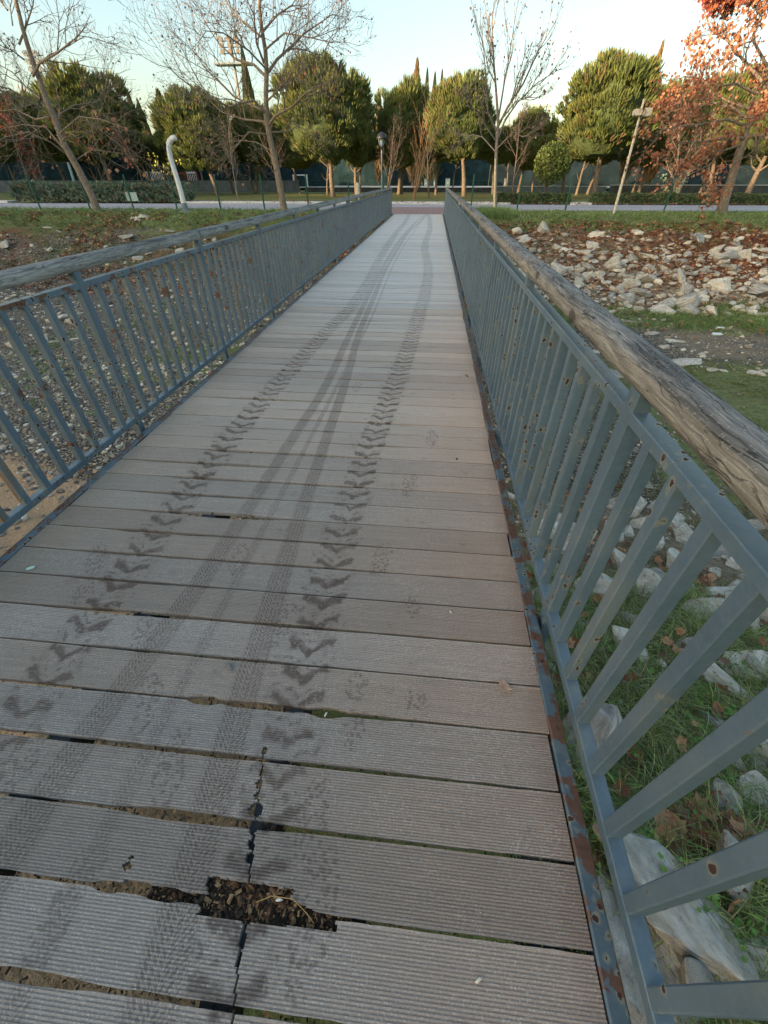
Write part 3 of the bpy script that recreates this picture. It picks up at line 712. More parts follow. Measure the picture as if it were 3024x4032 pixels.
for x, y, rz, c, lab in [(-.30, .145, .1, (.62, .62, .55), 'small white chip in the leaf mould of the broken deck hole'), (-.275, .64, 1.2, (.66, .63, .56), 'white oval seed in the chipped joint, beside the hole at mid deck'),
                         (.225, .053, .5, (.60, .56, .45), 'pale husk on the nearest plank towards the right'), (.19, 1.13, 1.9, (.55, .55, .38), 'pale yellow-green husk lying on a joint right of centre')]:
    m = MB(); m.tube([(-.009, 0, .002), (-.005, 0, .0035), (.004, .001, .004), (.010, 0, .002)], [.001, .0035, .0035, .001], 6)
    o = m.build('husk', simple('husk_' + str(int(x * 100)), c, .7, .1, 60)); o.location = (x, y, -.010 if 'hole' in lab else .001); o.rotation_euler = (0, 0, rz); tag(o, lab, 'husk')
# fallen petiole across the hole
m = MB(); m.tube([(-.36, .135, -.006), (-.32, .150, .002), (-.26, .150, .003), (-.215, .125, -.001), (-.195, .110, -.006)], [.0010, .0012, .0012, .001, .0006], 5)
tag(m.build('leaf_stalk', simple('straw', (.34, .22, .08), .7, .2, 40)), 'thin curved straw-coloured leaf stalk lying over the broken deck hole', 'stalk')
sp = []
for _ in range(420): sp.append((random.uniform(-2.0, .5), random.choice([random.uniform(0, 2), random.uniform(0, 6)]), .0012))
sp = np.array(sp); Vv, Ff, Cc = scatter(CHIP, CHIP_F, rots(len(sp), .2) * rng.choice([.0015, .002, .004], len(sp))[:, None, None], sp, np.array([(.5, .47, .4), (.08, .05, .03), (.4, .3, .2)])[rng.integers(0, 3, len(sp))])
tag(link('deck_specks', npmesh('deck_specks', Vv, Ff, Cc), MAT['soil_bits']), 'pale and dark specks of grit scattered over the deck boards', 'grit', kind='stuff')

# ------------------------------------------------------------------ rocks, pebbles
import bmesh
def rock_mesh(name, seed, flat=.7, npts=15, fine=False):
    r = np.random.default_rng(seed); bm = bmesh.new()
    P = r.normal(size=(npts, 3)); P /= np.linalg.norm(P, axis=1)[:, None]; P = np.sign(P) * np.abs(P) ** .75
    P *= r.uniform(.42, .56, (npts, 1)); P[:, 0] *= r.uniform(1.0, 1.35); P[:, 2] *= flat
    for p in P: bm.verts.new(p)
    bmesh.ops.convex_hull(bm, input=bm.verts)
    bmesh.ops.delete(bm, geom=[v for v in bm.verts if not v.link_faces], context='VERTS')
    bmesh.ops.bevel(bm, geom=list(bm.edges), offset=.025, segments=1, affect='EDGES', clamp_overlap=True)
    if fine:
        bmesh.ops.triangulate(bm, faces=bm.faces)
        for _ in range(3): bmesh.ops.subdivide_edges(bm, edges=[e for e in bm.edges if e.calc_length() > .07], cuts=1); bmesh.ops.triangulate(bm, faces=[f for f in bm.faces if len(f.verts) > 3])
        for v in bm.verts:
            c = v.co; d = (float(fbm(c.x * 4 + seed, c.y * 4 + c.z * 5)) - .5) * .09 + (float(fbm(c.x * 15 + seed, c.y * 15 + c.z * 17, 2)) - .5) * .03
            v.co += c.normalized() * d
    me = bpy.data.meshes.new(name); bm.to_mesh(me); bm.free(); me.materials.append(MAT['rock']); return me
ROCKS = [rock_mesh('rock', 40 + q, .62 + .1 * (q % 3)) for q in range(9)]
ROCKS_F = [rock_mesh('rock', 140 + q, .6 + .1 * (q % 3), 14, True) for q in range(5)]
def rock(me, loc, size, label, group=None, rz=None, sq=(1, 1, 1), tilt=.35):
    o = link('rock', me); o.location = loc; rz = random.uniform(0, 6.3) if rz is None else rz
    o.rotation_euler = (random.gauss(0, tilt), random.gauss(0, tilt), rz); o.scale = (size * sq[0], size * sq[1], size * sq[2])
    return tag(o, label, 'rock', group)
# the stones one can single out by the near bank, found where the sight line meets the ground
for px, py, s, rz, sq, lab in [
    (2700, 3580, .56, 2.3, (1.15, .8, .42), 'large white-flecked limestone block lying under the lowest bars of the right railing'),
    (2610, 3800, .36, 1.9, (1.1, .6, .7), 'pale pointed rock half hidden behind the bottom rail at the lower right'),
    (3010, 3830, .30, .2, (.9, .9, .7), 'white rock in grass at the lower right corner'),
    (2860, 2700, .42, 2.2, (1.3, .5, .6), 'long grey-white slab between two near balusters, overgrown with grass'),
    (2985, 2640, .42, .4, (1.2, .8, .5), 'broad flat tan rock beyond the right railing, near the right edge'),
    (2945, 2460, .26, 1.2, (.9, .9, .9), 'small yellowish angular rock beyond the right railing'),
    (2760, 2405, .34, .3, (1.2, .7, .6), 'flat tan rock in grass between the right balusters'),
    (2435, 2330, .36, 2.0, (1.3, .7, .6), 'narrow cream rock close behind the right railing'),
    (2570, 2150, .34, .5, (1.0, .8, .7), 'rounded cream boulder behind the right balusters'),
    (2815, 2180, .52, .1, (1.3, .7, .7), 'dark grey boulder just under the top rail of the right railing'),
    (2655, 2050, .45, 1.0, (1.1, .7, .7), 'pale wedge-shaped boulder seen through the right balusters'),
    (2985, 2070, .42, .3, (1.3, .7, .6), 'white flat boulder at the right edge below the timber handrail'),
    (2530, 1900, .30, 2.5, (1, .8, .7), 'small cream boulder beside reddish leaves, behind the right balusters'),
    (2470, 2110, .28, .9, (1, .8, .7), 'cream stone low between two right balusters'),
    (2590, 1790, .34, .3, (1.2, .8, .6), 'tan boulder below the near post of the right railing'),
    (2700, 2560, .26, .7, (1.2, .6, .6), 'small brown rock in grass behind the second near baluster'),
    (2950, 2950, .34, 2.0, (1.3, .6, .6), 'dark layered rock at the right edge, low down'),
    (2980, 3130, .22, 1.0, (.9, .9, .7), 'small tan stone in grass at the right edge'),
    (2900, 2330, .30, .2, (1.1, .8, .6), 'brown-grey stone among dead grass at the right edge')]:
    P = hit(px, py); o = rock(random.choice(ROCKS_F), (P[0], P[1], P[2] - s * .02), s * 1.15, lab, None, rz, sq, .12)
for px, py, s, sq, lab in [
    (2486, 1272, .62, (1.5, .7, .45), 'flat white slab on the riverbed at the foot of the far bank'),
    (2555, 1313, .55, (1.2, .8, .45), 'cream flat stone on the riverbed beside reddish leaves'),
    (2650, 1344, .42, (1.5, .7, .4), 'small flat cream stone alone on the gravel'),
    (2612, 1367, .32, (1, .8, .5), 'small white pointed stone on the gravel'),
    (2695, 1430, .62, (1.5, .8, .4), 'yellowish flat boulder on the riverbed by the timber handrail'),
    (2977, 1473, .40, (1, .8, .6), 'white angular stone on green weed near the right edge'),
    (2800, 1458, .30, (1, .7, .5), 'small white stone on green weed in the riverbed'),
    (2850, 1462, .22, (1, .7, .5), 'smallest white stone on green weed in the riverbed'),
    (3010, 1462, .38, (1.2, .7, .4), 'tan flat stone at the right edge of the riverbed'),
    (2440, 1480, .55, (1.2, .9, .6), 'rounded cream boulder between the top rail and the timber handrail'),
    (2340, 1385, .40, (1.2, .7, .5), 'tan stone between the top rail and the timber handrail, farther along')]:
    P = hit(px, py); rock(random.choice(ROCKS_F), (P[0], P[1], P[2]), s, lab, None, random.uniform(-.3, .3), sq, .1)
for px, py, s, sq, lab in [
    (212, 1268, .55, (1.6, .8, .6), 'long brown-grey rock on the left riverbed behind the railing'),
    (288, 1268, .42, (1, 1, .9), 'upright grey rock on the left riverbed'),
    (70, 1362, .55, (1.2, .9, .8), 'olive-brown block on the left riverbed near the left edge'),
    (172, 1342, .42, (1, .8, .7), 'cream rock on the left riverbed between two bars'),
    (250, 1345, .55, (1.9, .6, .4), 'long flat cream slab on the left riverbed'),
    (318, 1340, .40, (1.4, .7, .5), 'yellowish flat stone at the end of the cream slab'),
    (145, 1322, .36, (1, .8, .6), 'tan stone behind the olive-brown block'),
    (20, 1300, .45, (1.2, .8, .5), 'grey-green stone at the left edge of the riverbed'),
    (535, 866, .55, (1, .9, 1), 'cream boulder in grass at the top of the left far bank'),
    (562, 856, .5, (1.3, .7, .6), 'tan flat stone next to the cream boulder on the left far bank'),
    (190, 905, .45, (1, .8, .9), 'whitish stone high on the left far bank'),
    (12, 970, .8, (1.3, .8, .6), 'pale boulder at the left edge of the far bank'),
    (195, 986, .42, (1.1, .8, .7), 'white stone in the middle of the left far bank'),
    (232, 913, .3, (1, .8, .7), 'small white stone high on the left far bank, right of the whitish one'),
    (495, 935, .62, (1.5, .8, .5), 'grey-white slab among leaves on the left far bank'),
    (682, 975, .62, (1, 1, .9), 'large cream boulder just above the left top rail'),
    (640, 982, .6, (1.1, .9, .8), 'pale boulder left of the large cream one, above the left top rail'),
    (712, 992, .5, (1, .9, .8), 'grey-cream boulder right of the large cream one, above the left top rail'),
    (550, 1020, .5, (1.2, .9, .7), 'yellowish stone below the left timber handrail'),
    (585, 1000, .4, (1, .9, .7), 'brownish stone below the left timber handrail'),
    (670, 912, .5, (1.2, .8, .6), 'grey stone under the grassy crest of the left far bank')]:
    P = hit(px, py); rock(random.choice(ROCKS), (P[0], P[1], P[2] + .02), s, lab, None, random.uniform(-.4, .4), sq, .12)
# rip-rap on the right far bank
spots = []; tries = 0
while len(spots) < 178 and tries < 20000:
    tries += 1; x = random.uniform(2.6, 27); t = random.random() ** 1.1; y = 18.0 + t * 6.9 - .04 * max(x, 0)
    dens = .95 if t < .6 else .6 if t < .85 else .2
    if 13 < x and t > .5: dens *= .45
    if random.random() > dens: continue
    s = random.choice([.32, .4, .5, .6, .7, .82]) * (1.0 if t < .7 else .8)
    if all((x - a) ** 2 + (y - b) ** 2 > (.40 * (s + c)) ** 2 for a, b, c in spots): spots.append((x, y, s))
for x, y, s in spots:
    z = float(ground_h(x, y)); rock(random.choice(ROCKS), (x, y, z + s * .06), s * 1.12, 'rough pale limestone boulder in the leaf-strewn rip-rap of the right far bank', 'rip-rap boulders on the right far bank', None, (random.uniform(.85, 1.2), random.uniform(.75, 1), random.uniform(.7, 1)), .45)
spots = []
while len(spots) < 68:
    x = random.uniform(.95, 4.6); y = random.uniform(.1, 5.5)
    if all((x - a) ** 2 + (y - b) ** 2 > .30 ** 2 for a, b, c in spots): spots.append((x, y, random.choice([.16, .24, .32, .40, .50])))
for x, y, s in spots:
    rock(random.choice(ROCKS), (x, y, float(ground_h(x, y)) + s * .02), s, 'smaller half-buried stone in grass beside the right railing', 'small stones beside the right railing', None, (1.2, .8, .6), .3)

ICO = [(0, 0, 1), (.894, 0, .447), (.276, .851, .447), (-.724, .526, .447), (-.724, -.526, .447), (.276, -.851, .447), (.724, .526, -.447), (-.276, .851, -.447), (-.894, 0, -.447), (-.276, -.851, -.447), (.724, -.526, -.447), (0, 0, -1)]
ICO_F = [(0, 1, 2), (0, 2, 3), (0, 3, 4), (0, 4, 5), (0, 5, 1), (1, 6, 2), (2, 7, 3), (3, 8, 4), (4, 9, 5), (5, 10, 1), (6, 7, 2), (7, 8, 3), (8, 9, 4), (9, 10, 5), (10, 6, 1), (6, 11, 7), (7, 11, 8), (8, 11, 9), (9, 11, 10), (10, 11, 6)]
PEB = np.array([(.34, .29, .22), (.24, .20, .155), (.12, .115, .11), (.42, .36, .26), (.30, .23, .15), (.09, .085, .08), (.50, .46, .38), (.20, .175, .14)])
def pebbles(name, n, xr, yr, sr, label, dens=None, lift=.2, pal=PEB):
    x = rng.uniform(*xr, n * 3); y = rng.uniform(*yr, n * 3)
    k = (rng.random(n * 3) < (dens(x, y) if dens else .34)); x, y = x[k][:n], y[k][:n]; m = len(x)
    s = sr[0] * (sr[1] / sr[0]) ** (rng.random(m) ** 2.2); M = rots(m, .25) * s[:, None, None]
    M = M @ (np.eye(3)[None] * np.stack([rng.uniform(.8, 1.4, m), rng.uniform(.6, 1, m), rng.uniform(.35, .7, m)], 1)[:, None, :])
    T = np.stack([x, y, ground_h(x, y) + s * lift], 1)
    tv = np.array(ICO) * rng.uniform(.8, 1.2, (12, 1)); V, F, C = scatter(tv, ICO_F, M, T, pal[rng.integers(0, len(pal), m)] * rng.uniform(.8, 1.15, (m, 1)))
    tag(link(name, npmesh(name, V, F, C), MAT['pebble']), label, 'pebbles', kind='stuff')
pebbles('gravel', 9000, (-13, -2.2), (3.0, 11), (.015, .075), 'loose grey and cream river gravel left of the footbridge', lambda x, y: .25 + .75 * sstep(3.2, 5, y + .3 * (x + 4)))
pebbles('gravel', 6000, (-26, -2.5), (9, 24), (.03, .13), 'scattered pale stones and gravel on the left bed and far bank', lambda x, y: .3 + .5 * (fbm(x * .5, y * .5) > .5))
pebbles('gravel', 4500, (2, 24), (8, 19), (.02, .10), 'scattered pale gravel on the dry bed right of the footbridge', lambda x, y: .12 + .8 * sstep(11, 12.5, y))
pebbles('gravel', 3500, (.7, 7), (1.5, 9), (.012, .05), 'grey gravel between the boulders beyond the right railing', lambda x, y: .1 + .9 * (fbm(x * 1.4, y * 1.4) > .5))
pebbles('gravel', 3900, (2.4, 28), (17.6, 24.8), (.05, .22), 'broken stone filling the spaces of the rip-rap', lambda x, y: 1 - .8 * sstep(21.5, 24, y), .3, np.array([(.46, .41, .33), (.36, .32, .26), (.52, .48, .40), (.25, .22, .18), (.40, .34, .25)]))
pebbles('grit', 500, (-4.6, -2.1), (1.0, 4), (.006, .028), 'small pebbles on the orange sand beside the left railing')

# ------------------------------------------------------------------ leaf litter and grass
LC = np.array([(.36, .16, .08), (.46, .24, .13), (.22, .095, .055), (.14, .065, .04), (.50, .30, .17), (.28, .10, .06), (.20, .12, .08)])
def litter(name, pts, sr, label, tilt=.5, pal=LC):
    pts = np.asarray(pts); n = len(pts); s = rng.uniform(*sr, n)
    tv = leaf_mesh('t', 1.0, .35); V, F, C = scatter(tv, LEAF_F, rots(n, tilt) * s[:, None, None], pts, pal[rng.integers(0, len(pal), n)])
    tag(link(name, npmesh(name, V, F, C), MAT['leaf']), label, 'leaves', kind='stuff')
def on_ground(n, xr, yr, dens=None, lift=.01):
    x = rng.uniform(*xr, n); y = rng.uniform(*yr, n)
    if dens is not None: k = rng.random(n) < dens(x, y); x, y = x[k], y[k]
    return np.stack([x, y, ground_h(x, y) + lift + rng.random(len(x)) * lift * 2], 1)
P = hit(2760, 3260); cl = np.stack([rng.normal(P[0], .13, 60), rng.normal(P[1], .09, 60)], 1); cl = np.column_stack([cl, ground_h(cl[:, 0], cl[:, 1]) + .01 + rng.random(60) * .05])
litter('leaf_litter', np.concatenate([cl, on_ground(170, (.62, 3.6), (-.2, 4.0), None, .02)]), (.07, .13), 'big dry brown and orange lobed leaves in grass beside the near right railing', .4)
litter('leaf_litter', on_ground(16000, (1.5, 30), (17.5, 25.8), lambda x, y: .45 + .5 * sstep(20.5, 22.5, y) + .3 * sstep(4, 12, x) * sstep(18.5, 20.5, y), .02), (.10, .19), 'thick carpet of rust-brown leaves between the boulders of the right far bank', .5)
litter('leaf_litter', on_ground(8000, (-26, -2.3), (18.5, 26.5), lambda x, y: .10 + .9 * (fbm(x * .35 + 3, y * .35) > .55), .03), (.10, .2), 'patches of rust-brown leaves on the left far bank', .5)
litter('leaf_litter', on_ground(900, (2.5, 15), (14.5, 18.5), lambda x, y: .15 + .6 * (fbm(x * .6, y * .6) > .52), .03), (.10, .18), 'brown leaves caught in the grass at the foot of the right bank', .5)
litter('leaf_litter', on_ground(260, (.7, 3.5), (3, 6), lambda x, y: (fbm(x * 1.1 + 8, y * 1.1) > .5) * 1.0, .02), (.07, .12), 'reddish leaves between the stones behind the right balusters', .4)
litter('leaf_litter', on_ground(380, (-10, -2.3), (4, 17), lambda x, y: (fbm(x * .8 + 2, y * .8) > .58) * .8, .02), (.08, .14), 'small drifts of dark red leaves on the left gravel', .5)
litter('leaf_litter', np.column_stack([rng.uniform(-30, 32, 1500), rng.uniform(37.0, 39.6, 1500) + 0, rng.uniform(.02, .12, 1500)]), (.10, .2), 'fallen brown leaves along the far edge of the promenade', .4)

BL = np.array([(-.5, 0, 0), (.5, 0, 0), (-.36, 0, .5), (.36, .0, .5), (0, 0, 1.0)]); BL_F = [(0, 1, 3), (0, 3, 2), (2, 3, 4)]
def grass(name, P, hr, wd, lean, label, pal, cat='grass'):
    n = len(P); h = rng.uniform(*hr, n)
    bend = rng.normal(0, lean, (n, 2)); d = np.column_stack([bend, np.ones(n)])
    M = align_z(d); S = np.zeros((n, 3, 3)); S[:, 0, 0] = wd * rng.uniform(.7, 1.3, n); S[:, 1, 1] = 1; S[:, 2, 2] = h
    tv = BL.copy(); V = np.einsum('nij,kj->nki', M @ S, tv)
    curve = np.array([0, 0, .25, .25, 1.0])[None, :, None] * (bend * h[:, None] * .9)[:, None, :]
    V[:, :, :2] += curve; V[:, 4, 2] -= (np.abs(bend).sum(1) * h * .35)
    V += P[:, None, :]
    F = np.array(BL_F)[None] + (np.arange(n) * 5)[:, None, None]; C = pal[rng.integers(0, len(pal), n)] * rng.uniform(.75, 1.25, (n, 1)); C = np.repeat(C[:, None, :], 5, 1); C[:, :2] *= .8
    tag(link(name, npmesh(name, V.reshape(-1, 3), F.reshape(-1, 3), C.reshape(-1, 3)), MAT['grass']), label, cat, kind='stuff')
GP = np.array([(.14, .22, .06), (.19, .28, .08), (.10, .165, .045), (.26, .29, .11), (.22, .26, .13)])
GD = np.array([(.26, .225, .11), (.34, .30, .16), (.18, .17, .075), (.12, .15, .05), (.33, .30, .19)])
def clump(n, xr, yr, dens, per=14, spread=.05):
    c = on_ground(n, xr, yr, dens, 0.0); c = np.repeat(c, per, 0); c[:, :2] += rng.normal(0, spread, (len(c), 2)); c[:, 2] = ground_h(c[:, 0], c[:, 1]) - .01; return c
grass('grass', clump(3600, (.63, 3.2), (-.5, 3.4), lambda x, y: .35 + .5 * (fbm(x * 2.2, y * 2.2) > .45), 15, .035), (.05, .20), .0055, .75, 'lush green grass growing among the rocks beside the near right railing', np.concatenate([GP * 1.2, GP * 1.6, GD * 1.2]))
grass('dry_grass', clump(1500, (.9, 5.5), (1.0, 6), lambda x, y: .2 + .75 * (fbm(x * 1.3 + 4, y * 1.3) > .5), 14, .06), (.08, .2), .006, 1.1, 'matted olive and straw-coloured grass between the rocks beyond the right railing', GD)
def sq(n, per, x0, x1, y0, y1, dens): return clump(n, (x0, x1), (y0, y1), dens, per, .09)
grass('bank_grass', sq(5200, 9, -27, 30, 24.6, 29.7, lambda x, y: (sstep(24.4, 25.6, y) * (.55 + .45 * (fbm(x * .7, y * .7) > .4))) * ((x < -2.5) | (x > 1.2))), (.10, .30), .024, .5, 'green grass along the crest of the far bank', np.concatenate([GP, GP * 1.25, GD[3:5]]))
grass('bank_grass', sq(1500, 9, 2.6, 30, 22.3, 25.2, lambda x, y: .6 * (fbm(x * .5, y * .5) > .47)), (.08, .2), .018, .6, 'thin grass under the crest of the right far bank', np.concatenate([GP, GD]))
grass('bank_grass', sq(2600, 9, -26, -2.3, 21.0, 25.2, lambda x, y: .9 * (fbm(x * .4 + 2, y * .4) > .46)), (.08, .2), .018, .6, 'green and straw grass on the upper left far bank', np.concatenate([GP, GD]))
grass('bank_grass', sq(2600, 10, 2.0, 16, 14.8, 18.4, lambda x, y: (.25 + .7 * (fbm(x * .6, y * .6) > .47)) * sstep(14.6, 16, y)), (.12, .34), .016, .5, 'tall green grass strip at the foot of the right far bank', GP)
grass('weed', sq(4200, 10, 3.2, 14, 5.0, 12.5, lambda x, y: .9 * (fbm(x * .9, y * .9) > .46)), (.04, .12), .014, 1.6, 'flat matted green-yellow weed on the riverbed at the right', np.array([(.13, .16, .05), (.19, .20, .08), (.24, .22, .10), (.10, .13, .04)]))
grass('bank_grass', sq(1300, 10, -12, -2.4, 7.5, 18, lambda x, y: .8 * (fbm(x * .7 + 5, y * .7) > .56)), (.08, .2), .014, .7, 'tufts of green weed on the left riverbed', GP)
grass('bank_grass', np.concatenate([clump(90, (2.2, 4.2), (26.2, 29.2), None, 40, .18)]), (.2, .5), .02, .4, 'dense bright green tussock around the foot of the slim bare tree', GP * 1.1)
gp_ = []
for yy in np.arange(2.5, 26.8, .05):
    for _ in range(5): gp_.append((-2.14 + random.uniform(-.05, .04), yy + random.uniform(-.04, .04), -.40 + random.uniform(0, .02)))
# broad-leaved ground cover near the railing
C0 = on_ground(2600, (.62, 2.8), (-.3, 2.4), lambda x, y: (fbm(x * 3 + 1, y * 3) > .52) * .9, .02); C0[:, 2] += rng.random(len(C0)) * .05
Vv, Ff, Cc = scatter(leaf_mesh('t', 1.0, .2), LEAF_F, rots(len(C0), .5) * rng.uniform(.018, .04, len(C0))[:, None, None], C0, np.array([(.12, .24, .05), (.16, .29, .08), (.09, .18, .04)])[rng.integers(0, 3, len(C0))])
tag(link('ground_cover', npmesh('ground_cover', Vv, Ff, Cc), MAT['grass']), 'small round-lobed bright green weed leaves among the near grass', 'weeds', kind='stuff')
# mossy ledge seen between deck edge and left bottom rail
tw = MB()
for _ in range(260):
    P = on_ground(1, (1.0, 6), (1.5, 7), None, .02)
    if not len(P): continue
    a = random.uniform(0, 6.3); L = random.uniform(.08, .25); p = P[0]; tw.tube([p, p + [math.cos(a) * L * .5, math.sin(a) * L * .5, .03], p + [math.cos(a + .4) * L, math.sin(a + .4) * L, .01]], [.004, .003, .002], 3, False)
tag(tw.build('twigs', MAT['bark_dark']), 'thin dark twigs strewn between the rocks beyond the right railing', 'twigs', kind='stuff')
for (px, py, rz, lab) in [(2835, 1298, .1, 'white plastic bottle, the farther of two lying at the foot of the right bank'), (2822, 1322, -.05, 'white plastic bottle, the nearer of two lying at the foot of the right bank')]:
    P = hit(px, py); b = empty('plastic_bottle', (P[0], P[1], P[2] + .05), lab, 'bottle', 'discarded bottles', rz)
    m = MB(); m.tube([(-.17, 0, 0), (-.165, 0, 0), (-.05, 0, 0), (-.03, 0, 0), (-.01, 0, 0), (.07, 0, 0), (.11, 0, 0), (.135, 0, 0), (.15, 0, 0)], [.02, .045, .047, .043, .047, .046, .035, .018, .014], 14)
    m.build('body', MAT['plastic'], b, True, False)
    m = MB(); m.tube([(.148, 0, 0), (.170, 0, 0)], [.017, .017], 10); m.build('cap', MAT['white'], b, False, False)

# ------------------------------------------------------------------ promenade fence, signs, lamps
FY = lambda x: 29.75 + .075 * x
def fence(xs, xa, xb, label, gap=None):
    f = empty('mesh_fence', ((xa + xb) / 2, FY((xa + xb) / 2), 0), label, 'fence', 'green fences along the promenade')
    for x in xs:
        m = MB(); y = FY(x); m.tube([(x, y, -.1), (x, y, 1.62)], .045, 8); m.tube([(x, y, 1.62), (x, y, 1.66)], [.05, .04], 8); m.build('post', MAT['green_paint'], f)
    m = MB()
    for x in np.arange(xa, xb, .15): m.tube([(x, FY(x), .03), (x, FY(x), 1.5)], .0028, 3, False)
    for z in np.arange(.03, 1.53, .15): m.tube([(xa, FY(xa), z), (xb, FY(xb), z)], .0028, 3, False)
    m.build('wire_mesh', MAT['green_paint'], f); return f
fence([-26.3, -23.3, -20.3, -17.7, -15.1, -12.5, -9.9, -7.3, -4.9, -2.9], -28, -2.9, 'green wire mesh fence with slim posts left of the bridge, along the promenade')
fence([2.2, 4.9, 7.7, 10.5, 13.4, 16.4, 19.4, 22.4, 25.4], 2.2, 27, 'green wire mesh fence with slim posts right of the bridge, along the promenade')
m = MB(); y_ = FY(-16.4) - .08; x0 = aty(498, 775, y_)[0]; x1 = aty(541, 775, y_)[0]; m.box(x0, x1, y_ - .02, y_, aty(520, 792, y_)[2], aty(520, 757, y_)[2], .005)
tag(m.build('sign_board', MAT['plate']), 'blank faded pale green board fixed low on the left mesh fence', 'sign')
def pole_pts(px, Y): return np.array([aty(x, y, Y) for x, y in px])
# tall bent white mast
P = pole_pts([(733, 836), (722, 795), (711, 752), (700, 714), (690, 682), (681, 654), (673, 629), (668, 605), (665, 584), (665, 568), (669, 555), (677, 546), (691, 541)], 27.6)
t = empty('bent_mast', (P[0][0], P[0][1], 0), 'tall white tapering mast with a bent-over top, left of the bridge', 'mast')
m = MB(); m.tube(np.vstack([P[0] - [0, 0, .1], P]), np.array([.19, .19, .185, .18, .17, .165, .165, .165, .165, .165, .165, .16, .155, .14]) * .8, 10); m.build('shaft', MAT['white'], t, True)
m = MB(); m.tube([P[0] + [0, 0, -.1], P[1] + [0, 0, -.05]], [.175, .172], 10); m.build('collar', MAT['grey_metal'], t)
m = MB(); m.box(P[0][0] - .32, P[0][0] + .32, P[0][1] - .32, P[0][1] + .32, -.05, .05, .01); m.build('base_plate', MAT['grey_metal'], t)
# round-hatted park lamp
LY = 44.0; P = pole_pts([(1503, 780), (1502, 590)], LY); bx_, bz = P[0][0], P[1][2]
t = empty('park_lamp', (bx_, LY, 0), 'dark park lamp with a domed hat on a slim pole, straight ahead beyond the bridge', 'street lamp')
m = MB(); m.tube([(bx_, LY, 0), (bx_, LY, .5), (bx_, LY, .52), (bx_, LY, bz)], [.09, .085, .06, .045], 10); m.build('pole', MAT['grey_metal'], t, True)
zt = aty(1500, 519, LY)[2]; h = zt - bz
m = MB()
for a in (0, 2.09, 4.19):
    m.tube([(bx_, LY, bz), (bx_ + .16 * math.cos(a), LY + .16 * math.sin(a), bz + h * .25), (bx_ + .36 * math.cos(a), LY + .36 * math.sin(a), bz + h * .6), (bx_ + .40 * math.cos(a), LY + .40 * math.sin(a), bz + h * .75)], .022, 5)
m.build('bracket', MAT['black_metal'], t)
m = MB(); m.tube([(bx_, LY, bz + h * q) for q in (.60, .66, .80, .92, 1.0)], [.40, .42, .36, .22, .04], 18); m.tube([(bx_, LY, bz + h * .60), (bx_, LY, bz + h * .598)], [.40, .02], 18); m.build('lamp_hat', MAT['black_metal'], t, True)
m = MB(); m.tube([(bx_, LY, bz + h * q) for q in (.12, .25, .45, .60)], [.06, .17, .27, .30], 14); m.build('lamp_glass', MAT['glass'], t, True)
# leaning cream pole with floodlight
PY = 28.9; P = pole_pts([(2416, 842), (2470, 645), (2537, 389)], PY)
t = empty('floodlight_pole', (P[0][0], PY, 0), 'slim cream pole with a small floodlight near its top, right of the bridge', 'light pole')
m = MB(); m.tube(P + np.array([[0, 0, -.1], [0, 0, 0], [0, 0, 0]]), [.075, .065, .05], 8); m.build('pole', MAT['cream'], t, True)
c = aty(2525, 441, PY)
m = MB(); m.box(c[0] - .36, c[0] - .02, PY - .22, PY + .14, c[2] - .13, c[2] + .10, .03); m.box(c[0] + .05, c[0] + .42, PY - .2, PY + .16, c[2] - .17, c[2] + .13, .03); m.build('lamp_head', MAT['cream'], t)
m = MB(); m.tube([(c[0] - .03, PY - .26, c[2] - .02), (c[0] + .04, PY + .1, c[2])], [.14, .14], 12); m.build('reflector', simple('rusty_tin', (.16, .06, .04), .6), t)

# ------------------------------------------------------------------ far walls, netting, sports-field things
def wall(name, x0, x1, y0, y1, z1, mat, label, coping=None):
    t = empty(name, ((x0 + x1) / 2, (y0 + y1) / 2, 0), label, 'wall')
    a = math.atan2(y1 - y0, x1 - x0); L = math.hypot(x1 - x0, y1 - y0)
    t.rotation_euler = (0, 0, a)
    m = MB(); m.box(-L / 2, L / 2, -.12, .12, -.1, z1); m.build('wall_face', mat, t, False, False)
    m = MB(); m.box(-L / 2, L / 2, -.16, .16, z1 + .002, z1 + .07); m.build('coping', MAT[coping or 'kerb'], t, False, False)
wall('low_wall', -62, -18, 60, 68, 1.15, MAT['wall'], 'low grey wall behind the lawn on the far left', 'wall')
wall('low_wall', -17.5, 7.5, 69, 69.5, .42, MAT['wall_dark'], 'low dark stained wall behind the lawn straight ahead of the bridge', 'wall_dark')
wall('low_wall', 8, 22, 69, 69, .62, MAT['wall'], 'low grey rendered wall behind the lawn to the right', 'kerb')
wall('low_wall', 22.5, 75, 69, 72, .75, MAT['wall_dark'], 'long low dark wall behind the lawn at the far right', 'kerb')
